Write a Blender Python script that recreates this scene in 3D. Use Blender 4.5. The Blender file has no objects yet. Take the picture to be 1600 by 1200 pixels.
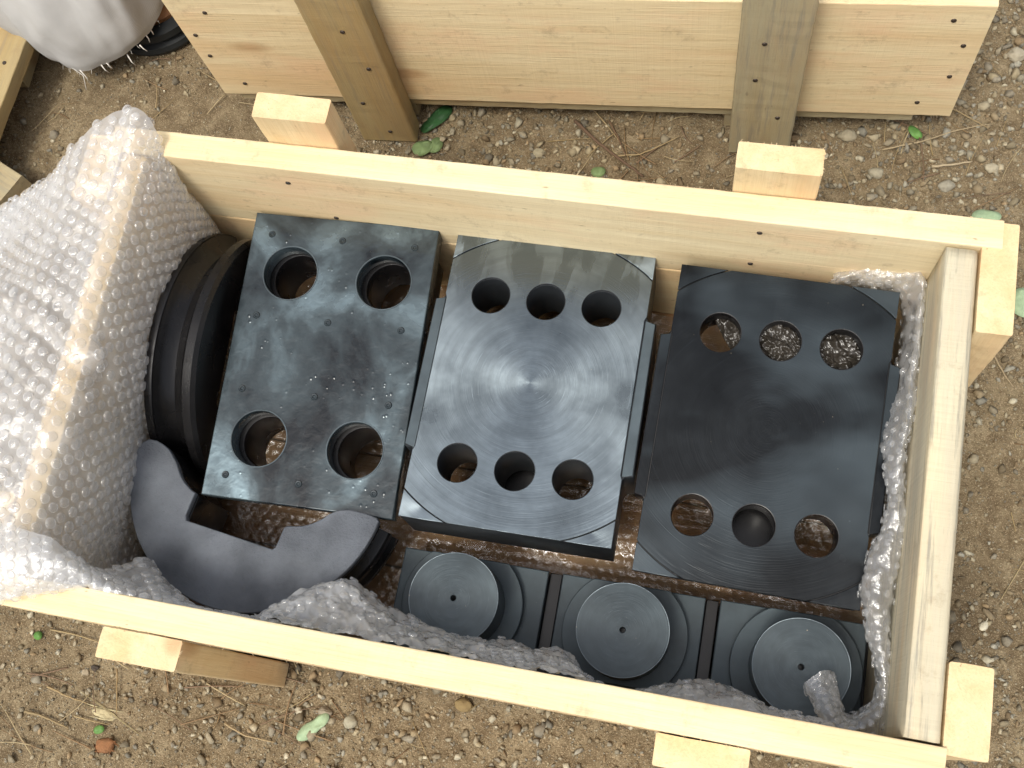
import bpy, bmesh, math, random
import numpy as np
from mathutils import Vector, Matrix, Euler, noise
sc = bpy.context.scene
COL = sc.collection
D = bpy.data
random.seed(4)
PI = math.pi

# ------------------------------------------------------------------ camera, sky, sun, exposure
cam = D.objects.new('camera', D.cameras.new('camera')); COL.objects.link(cam)
cam.data.lens = 40.0098; cam.data.sensor_width = 36; cam.data.clip_start = .02; cam.data.clip_end = 400
cam.matrix_world = Matrix([[0.974611, -0.137135, 0.176996, 0.773479], [0.18224, 0.945106, -0.271225, -0.536785], [-0.130086, 0.296595, 0.946102, 1.38206]] + [[0, 0, 0, 1]])
sc.camera = cam
SUN_EL, SUN_AZ = 66.0, 200.0          # azimuth measured from +Y clockwise
w = D.worlds.new('World'); sc.world = w; w.use_nodes = True
nt = w.node_tree; bg = nt.nodes['Background']
sky = nt.nodes.new('ShaderNodeTexSky'); sky.sky_type = 'NISHITA'; sky.sun_disc = False
sky.sun_elevation = math.radians(SUN_EL); sky.sun_rotation = math.radians(SUN_AZ)
sky.dust_density = 6; sky.air_density = 1.0; sky.ozone_density = 1.0
hs = nt.nodes.new('ShaderNodeHueSaturation'); hs.inputs['Saturation'].default_value = .42      # thin overcast: paler than a clear sky
nt.links.new(sky.outputs[0], hs.inputs['Color']); nt.links.new(hs.outputs[0], bg.inputs[0]); bg.inputs[1].default_value = 0.15
sun = D.objects.new('sun', D.lights.new('sun', 'SUN')); COL.objects.link(sun)
sun.data.energy = 1.4; sun.data.angle = math.radians(14); sun.data.color = (1, .965, .85)
az = math.radians(SUN_AZ); el = math.radians(SUN_EL)
sd = Vector((math.sin(az)*math.cos(el), math.cos(az)*math.cos(el), math.sin(el)))
sun.rotation_euler = sd.to_track_quat('Z', 'Y').to_euler()
sc.view_settings.view_transform = 'Standard'; sc.view_settings.look = 'None'
sc.view_settings.exposure = 0.4; sc.view_settings.gamma = 1
sc.render.engine = 'CYCLES'
try:
    sc.cycles.transparent_max_bounces = 24; sc.cycles.max_bounces = 10
except Exception: pass

# ------------------------------------------------------------------ helpers
def tag(o, label=None, cat=None, group=None, kind=None):
    if label: o['label'] = label
    if cat: o['category'] = cat
    if group: o['group'] = group
    if kind: o['kind'] = kind
    return o
def empty(name, loc=(0, 0, 0), rz=0.0, **k):
    o = D.objects.new(name, None); COL.objects.link(o); o.location = loc; o.rotation_euler = (0, 0, rz)
    o.empty_display_size = .03
    return tag(o, **k)
def link(name, me, m=None, parent=None, mat4=None, **k):
    o = D.objects.new(name, me); COL.objects.link(o)
    if m is not None and not me.materials: me.materials.append(m)
    if parent: o.parent = parent
    if mat4 is not None: o.matrix_basis = mat4
    return tag(o, **k)
def mesh(name, v, f, smooth=False):
    me = D.meshes.new(name); me.from_pydata([tuple(p) for p in v], [], f); me.update()
    if smooth: me.polygons.foreach_set('use_smooth', [True]*len(me.polygons))
    return me
def T(x, y, z): return Matrix.Translation((x, y, z))
def RZ(a): return Matrix.Rotation(a, 4, 'Z')
def fbm(p, s=1.0, o=3): return noise.fractal(Vector(p)*s, 1.0, 2.0, o)

# ------------------------------------------------------------------ materials
def mat(name):
    m = D.materials.new(name); m.use_nodes = True; n = m.node_tree
    return m, n, n.nodes['Principled BSDF'], n.nodes.new, n.links.new
def ramp(N, L, src, stops, interp='LINEAR'):
    r = N('ShaderNodeValToRGB'); r.color_ramp.interpolation = interp
    e = r.color_ramp.elements
    while len(e) < len(stops): e.new(.5)
    for i, (p, c) in enumerate(stops):
        e[i].position = p; e[i].color = (c, c, c, 1) if isinstance(c, (int, float)) else (*c, 1)
    L(src, r.inputs[0]); return r.outputs[0]
def nz(N, L, vec, scale, detail=4, rough=.55, w=None, dist=0):
    t = N('ShaderNodeTexNoise'); t.inputs['Scale'].default_value = scale; t.inputs['Detail'].default_value = detail
    t.inputs['Roughness'].default_value = rough; t.inputs['Distortion'].default_value = dist
    if w is not None: t.noise_dimensions = '4D'; L(w, t.inputs['W'])
    L(vec, t.inputs['Vector']); return t.outputs['Fac']
def mapping(N, L, vec, sc_=(1, 1, 1), loc=(0, 0, 0)):
    mp = N('ShaderNodeMapping'); mp.inputs['Scale'].default_value = sc_; mp.inputs['Location'].default_value = loc
    L(vec, mp.inputs['Vector']); return mp.outputs[0]
def mixc(N, L, fac, a, b, mode='MIX'):
    x = N('ShaderNodeMix'); x.data_type = 'RGBA'; x.blend_type = mode
    for s, v in ((x.inputs[0], fac), (x.inputs[6], a), (x.inputs[7], b)):
        if isinstance(v, (int, float)): s.default_value = v
        elif isinstance(v, tuple): s.default_value = (*v, 1)
        else: L(v, s)
    return x.outputs[2]
def mth(N, L, op, a, b=None, c=None):
    x = N('ShaderNodeMath'); x.operation = op
    for s, v in zip(x.inputs, (a, b, c)):
        if v is None: continue
        if isinstance(v, (int, float)): s.default_value = v
        else: L(v, s)
    return x.outputs[0]
def bump(N, L, h, st, dist=.001, nrm=None):
    b = N('ShaderNodeBump'); b.inputs['Strength'].default_value = st; b.inputs['Distance'].default_value = dist
    L(h, b.inputs['Height'])
    if nrm is not None: L(nrm, b.inputs['Normal'])
    return b.outputs[0]

def wood(name, light, dark, grey=0.0, greyc=(.34, .33, .27), stain=0.0, saw=.35):
    m, n, P, N, L = mat(name)
    tc = N('ShaderNodeTexCoord').outputs['Object']
    oi = N('ShaderNodeObjectInfo').outputs['Random']; wv = mth(N, L, 'MULTIPLY', oi, 60.0)
    g = mapping(N, L, tc, (3.2, 46, 46))
    a = nz(N, L, g, 1.0, 5, .6, wv, .6)
    c = mixc(N, L, ramp(N, L, a, [(.3, 0.0), (.72, 1.0)]), light, dark)
    b = nz(N, L, mapping(N, L, tc, (1.6, 9, 9)), 1.0, 3, .5, wv, 1.2)               # broad heartwood tone
    c = mixc(N, L, mth(N, L, 'MULTIPLY', ramp(N, L, b, [(.48, 0.0), (.68, 1.0)]), .55), c, tuple(x*y for x, y in zip(dark, (1.0, .82, .70))))
    fine = nz(N, L, mapping(N, L, tc, (14, 420, 420)), 1.0, 3, .7, wv)
    c = mixc(N, L, ramp(N, L, fine, [(.35, .13), (.55, 0.0)]), c, (.25, .15, .07))
    sw = nz(N, L, mapping(N, L, tc, (300, 3, 3)), 1.0, 2, .6, wv); swm = ramp(N, L, nz(N, L, mapping(N, L, tc, (5, 5, 5)), 1.0, 2, .5, wv), [(.42, .1), (.6, 1.0)])                    # band-saw marks across the board
    c = mixc(N, L, mth(N, L, 'MULTIPLY', mth(N, L, 'MULTIPLY', ramp(N, L, sw, [(.38, 1.0), (.55, 0.0)]), saw*.30), swm), c, tuple(x*.62 for x in dark))
    sp = nz(N, L, mapping(N, L, tc, (60, 190, 190)), 1.0, 2, .5, wv)                 # dark flecks
    c = mixc(N, L, ramp(N, L, sp, [(.70, 0.0), (.76, .5)]), c, (.13, .08, .04))
    vk = N('ShaderNodeTexVoronoi'); vk.voronoi_dimensions = '4D'; vk.inputs['Scale'].default_value = 1.0; L(mapping(N, L, tc, (5, 13, 13)), vk.inputs['Vector']); L(wv, vk.inputs['W'])
    kd = ramp(N, L, mth(N, L, 'ADD', vk.outputs['Distance'], mth(N, L, 'MULTIPLY', a, .12)), [(.17, .8), (.27, 0.0)])
    c = mixc(N, L, kd, c, tuple(x*y for x, y in zip(dark, (.62, .50, .42))))
    bl = nz(N, L, mapping(N, L, tc, (7, 16, 16), (4, 2, 0)), 1.0, 4, .65, wv)          # pinkish and yellow blotches of sap wood
    c = mixc(N, L, mth(N, L, 'MULTIPLY', ramp(N, L, bl, [(.5, 0.0), (.66, 1.0)]), .4), c, tuple(x*y for x, y in zip(dark, (1.12, .92, .95))))
    if grey > 0:
        c = mixc(N, L, grey*.25, c, greyc)
        gn = nz(N, L, mapping(N, L, tc, (3, 22, 22)), 1.0, 6, .65, wv, .4)
        c = mixc(N, L, mth(N, L, 'MULTIPLY', ramp(N, L, gn, [(.36, 0.0), (.62, 1.0)]), grey), c, greyc)
        dk = nz(N, L, mapping(N, L, tc, (7, 150, 150)), 1.0, 4, .7, wv)
        c = mixc(N, L, mth(N, L, 'MULTIPLY', ramp(N, L, dk, [(.53, 0.0), (.64, 1.0)]), grey*.75), c, (.15, .15, .135))
    if stain > 0:
        s = nz(N, L, mapping(N, L, tc, (5, 14, 14)), 1.0, 4, .6, wv)
        c = mixc(N, L, mth(N, L, 'MULTIPLY', ramp(N, L, s, [(.45, 0.0), (.7, 1.0)]), stain), c, (.17, .11, .05))
    dt = nz(N, L, tc, 38, 6, .75, wv)                                               # handling dirt
    c = mixc(N, L, ramp(N, L, dt, [(.56, 0.0), (.70, .38)]), c, (.24, .17, .10))
    L(c, P.inputs['Base Color'])
    P.inputs['Roughness'].default_value = .72; P.inputs['Specular IOR Level'].default_value = .3
    h = mth(N, L, 'ADD', mth(N, L, 'MULTIPLY', fine, .6), mth(N, L, 'MULTIPLY', sw, .7*saw+.02))
    h = mth(N, L, 'ADD', h, mth(N, L, 'MULTIPLY', a, .5))
    L(bump(N, L, h, .8, .0014), P.inputs['Normal'])
    return m
W_FRESH = wood('fresh_pine', (.77, .635, .39), (.66, .49, .265))
W_PALE = wood('pale_sawn_pine', (.78, .665, .425), (.67, .53, .305), saw=.22)
W_WARM = wood('warm_pine', (.70, .49, .27), (.56, .345, .16), stain=.12)
W_GREY = wood('weathered_pine', (.72, .64, .43), (.60, .47, .28), grey=.75, greyc=(.44, .42, .33), saw=.6)
W_GREEN = wood('greenish_pine', (.46, .39, .235), (.36, .27, .13), grey=.55, greyc=(.31, .30, .215), stain=.12)
W_GOLD = wood('golden_post_pine', (.42, .32, .15), (.33, .22, .08), grey=.35, greyc=(.30, .26, .16), stain=.15)
W_FLOOR = wood('brown_floor_pine', (.33, .20, .09), (.22, .115, .045), stain=.5)  # browner and darker than the wall pine

def metal(name, base, metallic, rough, spec=.5, coat=0.0, kind='plain'):
    m, n, P, N, L = mat(name)
    tc = N('ShaderNodeTexCoord').outputs['Object']; oi = mth(N, L, 'MULTIPLY', N('ShaderNodeObjectInfo').outputs['Random'], 40.0)
    P.inputs['Metallic'].default_value = metallic; P.inputs['Specular IOR Level'].default_value = spec
    P.inputs['Coat Weight'].default_value = coat; P.inputs['Coat Roughness'].default_value = .12
    cl = nz(N, L, tc, 14, 4, .6, oi); fn = nz(N, L, tc, 900, 2, .6)
    dk = tuple(x*.55 for x in base); lt = tuple(x*1.35 for x in base)
    c = mixc(N, L, ramp(N, L, cl, [(.3, 0.0), (.7, 1.0)]), dk, lt)
    r = ramp(N, L, cl, [(.3, max(.03, rough-.08)), (.7, rough+.1)])
    sp = nz(N, L, tc, 330, 2, .5, oi)
    if kind in ('machined', 'oiled'):
        sx = N('ShaderNodeSeparateXYZ'); L(tc, sx.inputs[0])
        rad = mth(N, L, 'SQRT', mth(N, L, 'ADD', mth(N, L, 'MULTIPLY', sx.outputs[0], sx.outputs[0]), mth(N, L, 'MULTIPLY', sx.outputs[1], sx.outputs[1])))
        # lathe rings: noise stretched along the tangent
        ang = mth(N, L, 'ARCTAN2', sx.outputs[1], sx.outputs[0])
        cx = N('ShaderNodeCombineXYZ'); L(mth(N, L, 'MULTIPLY', rad, 900.0), cx.inputs[0]); L(mth(N, L, 'MULTIPLY', mth(N, L, 'ABSOLUTE', ang), 1.6), cx.inputs[1])
        rings = nz(N, L, cx.outputs[0], 1.0, 3, .65, oi)
        cx2 = N('ShaderNodeCombineXYZ'); L(mth(N, L, 'MULTIPLY', rad, 120.0), cx2.inputs[0]); L(mth(N, L, 'MULTIPLY', mth(N, L, 'ABSOLUTE', ang), 1.1), cx2.inputs[1])
        rings2 = nz(N, L, cx2.outputs[0], 1.0, 2, .5)
        c = mixc(N, L, ramp(N, L, rings2, [(.35, .35), (.6, 0.0)]), c, dk)
        c = mixc(N, L, ramp(N, L, rings, [(.60, 0.0), (.72, .45)]), c, tuple(x*2.0 for x in base))
        tn = N('ShaderNodeTangent'); tn.direction_type = 'RADIAL'; tn.axis = 'Z'
        P.inputs['Anisotropic'].default_value = .75 if kind == 'machined' else .4
        L(tn.outputs[0], P.inputs['Tangent'])
        L(bump(N, L, rings, .32 if kind == 'machined' else .3, .0006), P.inputs['Normal'])
        # streaky old oil film, darker and wetter
        ol = nz(N, L, mapping(N, L, tc, (34, 11, 9), (3.1, 0, 0)), 1.0, 3, .5, dist=.6)
        of = mth(N, L, 'MULTIPLY', ramp(N, L, ol, [(.44, 0.0), (.52, .9)]), ramp(N, L, sx.outputs[1], [(.075, 0.0), (.125, 1.0)]))
        c = mixc(N, L, of, c, dk); r2 = N('ShaderNodeMix'); L(of, r2.inputs[0]); L(r, r2.inputs[2]); r2.inputs[3].default_value = max(.08, rough-.15); r = r2.outputs[0]
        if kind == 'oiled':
            refl_patch = ramp(N, L, nz(N, L, mapping(N, L, tc, (5, 8, 5), (0, 1.7, 0)), 1.0, 3, .5, oi, .5), [(.48, 0.0), (.70, 1.0)])  # noise patches put uneven reflections of the dark plate into the colour
            c = mixc(N, L, refl_patch, c, (.045, .058, .067))
        dust = ramp(N, L, nz(N, L, tc, 260, 1, .5), [(.80, 0.0), (.83, .8)])
        c = mixc(N, L, dust, c, (.45, .38, .28))
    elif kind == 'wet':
        # thick wet oil over paint: blisters, runs; bluish patches paint in uneven sky reflections
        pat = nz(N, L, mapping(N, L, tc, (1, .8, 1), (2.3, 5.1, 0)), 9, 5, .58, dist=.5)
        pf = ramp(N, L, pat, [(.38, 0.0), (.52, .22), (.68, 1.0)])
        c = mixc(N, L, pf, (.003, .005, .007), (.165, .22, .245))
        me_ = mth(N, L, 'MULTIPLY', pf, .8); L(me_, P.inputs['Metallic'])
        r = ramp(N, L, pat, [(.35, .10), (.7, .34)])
        b1 = nz(N, L, tc, 70, 3, .5, dist=.3)
        vo = N('ShaderNodeTexVoronoi'); vo.inputs['Scale'].default_value = 105; L(tc, vo.inputs['Vector'])
        bl = ramp(N, L, vo.outputs['Distance'], [(.05, 1.0), (.22, 0.0)])
        bm = ramp(N, L, nz(N, L, tc, 17, 2, .5), [(.5, 0.0), (.62, 1.0)])
        h = mth(N, L, 'ADD', b1, mth(N, L, 'MULTIPLY', mth(N, L, 'MULTIPLY', bl, bm), .9))
        L(bump(N, L, h, .4, .0016), P.inputs['Normal'])
    elif kind == 'cast':
        pt = nz(N, L, tc, 300, 4, .75); pm = ramp(N, L, nz(N, L, tc, 9, 3, .6), [(.45, .15), (.65, 1.0)])
        L(bump(N, L, mth(N, L, 'MULTIPLY', pt, pm), 1.0, .0022), P.inputs['Normal'])
        c = mixc(N, L, ramp(N, L, pt, [(.28, .5), (.42, 0.0)]), c, tuple(x*.4 for x in base))
    else:
        L(bump(N, L, fn, .2, .0004), P.inputs['Normal'])
        c = mixc(N, L, ramp(N, L, sp, [(.74, 0.0), (.8, .6)]), c, (.35, .33, .28))
    L(c, P.inputs['Base Color']); L(r, P.inputs['Roughness'])
    return m
M_MACH = metal('machined_steel', (.205, .245, .270), .85, .34, kind='machined')
M_OIL = metal('oiled_black_steel', (.008, .010, .012), .25, .19, spec=.2, kind='oiled')  # black base stands in for a dark reflection in the right plate
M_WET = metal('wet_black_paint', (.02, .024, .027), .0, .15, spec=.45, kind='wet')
M_BLOCK = metal('blued_steel', (.066, .086, .098), .25, .5, spec=.35)
M_BLOCKTOP = metal('blued_turned_steel', (.064, .082, .092), .35, .38, spec=.35, kind='oiled')
M_CAST = metal('grey_cast_iron', (.105, .115, .132), .15, .55, spec=.3, kind='cast')
M_DARK = metal('dark_greased_iron', (.011, .0105, .011), .2, .28, spec=.4)
M_NAIL = metal('nail_iron', (.06, .045, .035), .5, .55)
M_SIDE = metal('dark_steel_side', (.030, .034, .038), .3, .42, spec=.35)  # base darkened to put the shade between plates into the colour
M_RUB = metal('black_rubber', (.015, .017, .018), 0, .5, spec=.3)

def film(name, milk, tint=(.96, .97, .975), rough=.16, refl=1.0, edge=.55, pw=2.0):
    m = D.materials.new(name); m.use_nodes = True; n = m.node_tree; n.nodes.clear(); N = n.nodes.new; L = n.links.new
    out = N('ShaderNodeOutputMaterial'); tr = N('ShaderNodeBsdfTransparent'); tr.inputs[0].default_value = (.95, .95, .95, 1)
    df = N('ShaderNodeBsdfDiffuse'); df.inputs[0].default_value = (*tint, 1)
    tl = N('ShaderNodeBsdfTranslucent'); tl.inputs[0].default_value = (*tint, 1)
    m1 = N('ShaderNodeMixShader'); m1.inputs[0].default_value = .45; L(df.outputs[0], m1.inputs[1]); L(tl.outputs[0], m1.inputs[2])
    tc = N('ShaderNodeTexCoord').outputs['Object']
    wr = nz(N, L, tc, 55, 5, .65, dist=1.5); cr = nz(N, L, tc, 9, 3, .5)
    bn = bump(N, L, wr, .5, .004)
    lw = N('ShaderNodeLayerWeight'); lw.inputs[0].default_value = .5; L(bn, lw.inputs['Normal'])
    # a steeper view crosses more plastic
    fac = mth(N, L, 'ADD', mth(N, L, 'MULTIPLY', mth(N, L, 'POWER', lw.outputs['Facing'], pw), edge), mth(N, L, 'MULTIPLY', ramp(N, L, cr, [(.3, .7), (.7, 1.25)]), milk))
    fac = mth(N, L, 'MINIMUM', fac, .92)
    m2 = N('ShaderNodeMixShader'); L(fac, m2.inputs[0]); L(tr.outputs[0], m2.inputs[1]); L(m1.outputs[0], m2.inputs[2])
    gl = N('ShaderNodeBsdfGlossy'); gl.inputs['Roughness'].default_value = rough; gl.inputs[0].default_value = (1, 1, 1, 1); L(bn, gl.inputs['Normal'])
    m3 = N('ShaderNodeMixShader'); L(mth(N, L, 'MINIMUM', mth(N, L, 'MULTIPLY', mth(N, L, 'ADD', mth(N, L, 'MULTIPLY', mth(N, L, 'POWER', lw.outputs['Facing'], 4.0), .7), .05), refl), .8), m3.inputs[0]); L(m2.outputs[0], m3.inputs[1]); L(gl.outputs[0], m3.inputs[2])
    L(m3.outputs[0], out.inputs[0]); return m
F_SHEET = film('wrap_film', .34, refl=1.9, rough=.11)
F_BUB = film('wrap_bubble_film', .07, refl=2.2, rough=.07, edge=.95, pw=1.4)
F_MILK = film('wrap_folded_film', .46, refl=2.2, rough=.12)
F_RIB = film('wrap_ribbon_film', .24, refl=2.2, rough=.10)
F_LINER = film('wrap_liner_film', .10, tint=(.80, .68, .52), refl=1.7, rough=.14)

def simple(name, colr, rough=.7, var=.25, scale=20, spec=.3, attr=False, bumpy=.3, trans=0):
    m, n, P, N, L = mat(name); tc = N('ShaderNodeTexCoord').outputs['Object']
    a = nz(N, L, tc, scale, 4, .6)
    if attr:
        at = N('ShaderNodeAttribute'); at.attribute_name = 'Col'; base = at.outputs['Color']
        c = mixc(N, L, ramp(N, L, a, [(.3, 0.0), (.7, var)]), base, (.10, .07, .04))
    else: c = mixc(N, L, ramp(N, L, a, [(.3, 0.0), (.7, 1.0)]), tuple(x*(1-var) for x in colr), tuple(x*(1+var) for x in colr))
    L(c, P.inputs['Base Color']); P.inputs['Roughness'].default_value = rough; P.inputs['Specular IOR Level'].default_value = spec
    L(bump(N, L, nz(N, L, tc, scale*12, 3, .6), bumpy, .001), P.inputs['Normal'])
    return m
M_STONE = simple('gravel_stone', (.3, .3, .3), .85, .35, 160, attr=True, bumpy=.6)
M_STRAW = simple('dry_straw', (.3, .3, .3), .8, .2, 200, attr=True)
M_LEAF = simple('green_leaf', (.10, .22, .05), .5, .3, 60)
M_PALELEAF = simple('pale_green_leaf', (.30, .40, .24), .6, .2, 90)
M_OLIVE = simple('dull_green_leaf', (.17, .24, .10), .6, .35, 60)
M_SKIN = simple('brown_core', (.30, .15, .07), .5, .2, 30)
M_BARK = simple('twig_bark', (.13, .085, .05), .85, .35, 120)

def cloth():
    m, n, P, N, L = mat('white_woven_cloth'); tc = N('ShaderNodeTexCoord').outputs['Object']
    a = nz(N, L, tc, 9, 4, .55)
    c = mixc(N, L, ramp(N, L, a, [(.3, 0.0), (.7, 1.0)]), (.37, .365, .35), (.50, .495, .48)); L(c, P.inputs['Base Color'])
    P.inputs['Roughness'].default_value = .8; P.inputs['Specular IOR Level'].default_value = .2
    w1 = N('ShaderNodeTexWave'); w1.inputs['Scale'].default_value = 300; L(tc, w1.inputs['Vector'])
    w2 = N('ShaderNodeTexWave'); w2.bands_direction = 'Z'; w2.inputs['Scale'].default_value = 300; L(tc, w2.inputs['Vector'])
    L(bump(N, L, mth(N, L, 'ADD', w1.outputs['Fac'], w2.outputs['Fac']), .2, .0006), P.inputs['Normal'])
    return m
M_CLOTH = cloth()

def soil():
    m, n, P, N, L = mat('sandy_soil'); tc = N('ShaderNodeTexCoord').outputs['Object']
    a = nz(N, L, tc, 3.2, 5, .6); b = nz(N, L, tc, 240, 4, .7); g = nz(N, L, tc, 700, 2, .6)
    c = mixc(N, L, ramp(N, L, a, [(.35, 0.0), (.65, 1.0)]), (.160, .118, .068), (.240, .188, .112))
    m2 = nz(N, L, tc, 42, 5, .7)
    c = mixc(N, L, ramp(N, L, m2, [(.38, .75), (.52, 0.0)]), c, (.105, .075, .042)); c = mixc(N, L, ramp(N, L, m2, [(.54, 0.0), (.68, .6)]), c, (.33, .27, .17))
    c = mixc(N, L, ramp(N, L, b, [(.36, .65), (.52, 0.0)]), c, (.10, .066, .034))
    c = mixc(N, L, ramp(N, L, g, [(.55, 0.0), (.66, .7)]), c, (.46, .36, .23))
    L(c, P.inputs['Base Color']); P.inputs['Roughness'].default_value = .93; P.inputs['Specular IOR Level'].default_value = .15
    L(bump(N, L, mth(N, L, 'ADD', b, mth(N, L, 'MULTIPLY', g, .5)), .9, .003), P.inputs['Normal'])
    return m
M_SOIL = soil()

# ------------------------------------------------------------------ ground
def axis(lo, hi, step, far):
    a = list(np.arange(lo, hi+1e-9, step)); s = step
    l, r = [], []
    x = lo; s = step
    while x > -far: s *= 1.35; x -= s; l.append(x)
    x = hi; s = step
    while x < far: s *= 1.35; x += s; r.append(x)
    return np.array(l[::-1]+a+r)
def gz(x, y): return .0045*fbm((x, y, .3), 9, 4)+.0022*fbm((x, y, 2.3), 38, 3) + .006*fbm((x+7, y, .9), 2.5, 2) - .004
xs = axis(-.75, 1.55, .009, 80); ys = axis(-1.05, .95, .009, 80)
nx, ny = len(xs), len(ys)
gv = [(x, y, gz(x, y) if abs(x) < 3 and abs(y) < 3 else -.004) for y in ys for x in xs]
gf = [(j*nx+i, j*nx+i+1, (j+1)*nx+i+1, (j+1)*nx+i) for j in range(ny-1) for i in range(nx-1)]
link('ground', mesh('ground', gv, gf, True), M_SOIL, kind='structure')

ico = bmesh.new(); bmesh.ops.create_icosphere(ico, subdivisions=1, radius=1); ico.verts.ensure_lookup_table()
IV = np.array([v.co[:] for v in ico.verts]); IF = np.array([[v.index for v in f_.verts] for f_ in ico.faces]); ico.free()
ic2 = bmesh.new(); bmesh.ops.create_icosphere(ic2, subdivisions=2, radius=1)
IV2 = np.array([v.co[:] for v in ic2.verts]); IF2 = np.array([[v.index for v in f_.verts] for f_ in ic2.faces]); ic2.free()
rs = np.random.RandomState(11)
def inside_crates(x, y): return (.11 < x < .985 and -.515 < y < -.015) 
def hull(npt, seed):
    r_ = random.Random(seed); b = bmesh.new()
    for _ in range(npt):
        d = Vector((r_.gauss(0, 1), r_.gauss(0, 1), r_.gauss(0, 1))).normalized(); b.verts.new(d*r_.uniform(.82, 1.05))
    res = bmesh.ops.convex_hull(b, input=b.verts)
    bmesh.ops.delete(b, geom=[g for g in res['geom_interior'] if isinstance(g, bmesh.types.BMVert)], context='VERTS')
    bmesh.ops.triangulate(b, faces=b.faces); b.verts.index_update(); b.verts.ensure_lookup_table()
    out = (np.array([v.co[:] for v in b.verts]), np.array([[v.index for v in f_.verts] for f_ in b.faces])); b.free(); return out
HULLS = [hull(11+i % 5, i) for i in range(14)]
OCT = [(np.array([(1, 0, 0), (-1, 0, 0), (0, 1, 0), (0, -1, 0), (0, 0, 1), (0, 0, -1)], float), np.array([(0, 2, 4), (2, 1, 4), (1, 3, 4), (3, 0, 4), (2, 0, 5), (1, 2, 5), (3, 1, 5), (0, 3, 5)]))]
def bulk(name, items, shapes, m, **k):
    Vs, Fs, Cs = [], [], []; off = 0
    for x, y, r, colr in items:
        base, faces = shapes[rs.randint(len(shapes))]
        Rm = np.array(Euler(rs.rand(3)*6.28).to_matrix())
        p = (base*np.array([1, .55+.4*rs.rand(), .4+.4*rs.rand()])) @ Rm.T; p[:, 2] *= .8
        Vs.append(p*r+[x, y, gz(x, y)+r*.25]); Fs.append(faces+off); off += len(base)
        Cs.append(np.tile([*colr, 1.0], (len(base), 1)))
    V = np.concatenate(Vs); F = np.concatenate(Fs); Cc = np.concatenate(Cs)
    me = D.meshes.new(name); me.vertices.add(len(V)); me.vertices.foreach_set('co', V.ravel())
    me.loops.add(len(F)*3); me.polygons.add(len(F)); me.loops.foreach_set('vertex_index', F.ravel().astype(np.int32))
    me.polygons.foreach_set('loop_start', np.arange(0, len(F)*3, 3)); me.polygons.foreach_set('loop_total', np.full(len(F), 3))
    at = me.color_attributes.new('Col', 'FLOAT_COLOR', 'POINT'); at.data.foreach_set('color', Cc.ravel())
    me.update(); me.validate()
    return link(name, me, m, **k)
PALS = [(.36, .30, .21), (.30, .26, .20), (.42, .36, .27), (.27, .21, .14), (.33, .23, .14), (.24, .22, .19), (.50, .45, .36), (.34, .33, .30)]
def dens(x, y):
    d = .5+.9*fbm((x, y, 4.2), 3.5, 3)
    if y > -.05 and x > .25: d += .7
    if x < .1: d -= .12
    if y < -.5 and x < .75: d += .1
    return d
def scatter(n, rlo, rhi, pw, thr):
    out = []
    while len(out) < n:
        x = -.45+1.75*rs.rand(); y = -.85+1.45*rs.rand()
        if inside_crates(x, y) or rs.rand() > dens(x, y)+thr: continue
        r = rlo+(rhi-rlo)*rs.rand()**pw; cc = (np.array(PALS[rs.randint(len(PALS))])*.72+np.array((.26, .19, .11))*.28)*np.array((.97, 1.0, .94))*(.55+.8*rs.rand())
        out.append((x, y, r, cc))
    return out
bulk('fine_grit', scatter(70000, .0007, .0021, 1.5, .6), OCT, M_STONE, label='fine grit strewn over the sandy soil', cat='gravel', kind='stuff')
bulk('gravel', scatter(17000, .0019, .0062, 1.9, .05), HULLS, M_STONE, label='small grey and tan gravel around the crates', cat='gravel', kind='stuff')
bulk('coarse_gravel', scatter(3300, .0046, .0112, 2.0, -.1), HULLS, M_STONE, label='coarse pale gravel stones between and beside the crates', cat='gravel', kind='stuff')

def straw_mesh(name, items, sides=4):
    V, F, Cc = [], [], []
    for pts, r, colr in items:
        b = len(V); n = len(pts)
        for i, p in enumerate(pts):
            p = Vector(p); q = Vector(pts[min(i+1, n-1)])-Vector(pts[max(i-1, 0)])
            q.normalize(); s = q.cross(Vector((0, 0, 1))).normalized(); u = s.cross(q)
            rr = r*(1-.45*i/(n-1))
            for k in range(sides):
                a = 2*PI*k/sides; V.append(p+s*math.cos(a)*rr+u*math.sin(a)*rr); Cc.append((*colr, 1))
        for i in range(n-1):
            for k in range(sides): F.append((b+i*sides+k, b+i*sides+(k+1) % sides, b+(i+1)*sides+(k+1) % sides, b+(i+1)*sides+k))
        F.append(tuple(b+k for k in range(sides))[::-1]); F.append(tuple(b+(n-1)*sides+k for k in range(sides)))
    me = mesh(name, V, F, True); at = me.color_attributes.new('Col', 'FLOAT_COLOR', 'POINT'); at.data.foreach_set('color', np.array(Cc).ravel())
    return me
def stalk(x, y, a, L_, bend, lift=.002, n=6):
    pts = []
    for i in range(n):
        t = i/(n-1)-.5; xx = x+math.cos(a)*L_*t-math.sin(a)*bend*(t*t-.25); yy = y+math.sin(a)*L_*t+math.cos(a)*bend*(t*t-.25)
        pts.append((xx, yy, gz(xx, yy)+lift+.0015*random.random()))
    return pts
it = []
while len(it) < 330:
    x = random.uniform(-.4, 1.25); y = random.uniform(-.8, .5)
    if inside_crates(x, y): continue
    cl = fbm((x, y, 9), 4, 2)
    if random.random() > .4+cl*.9: continue
    c = random.choice([(.34, .25, .12), (.26, .17, .08), (.42, .33, .18), (.20, .12, .06)])
    it.append((stalk(x, y, random.uniform(0, 2*PI), random.uniform(.012, .07), random.uniform(-.012, .012), .003), random.uniform(.0004, .0009), c))
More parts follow.
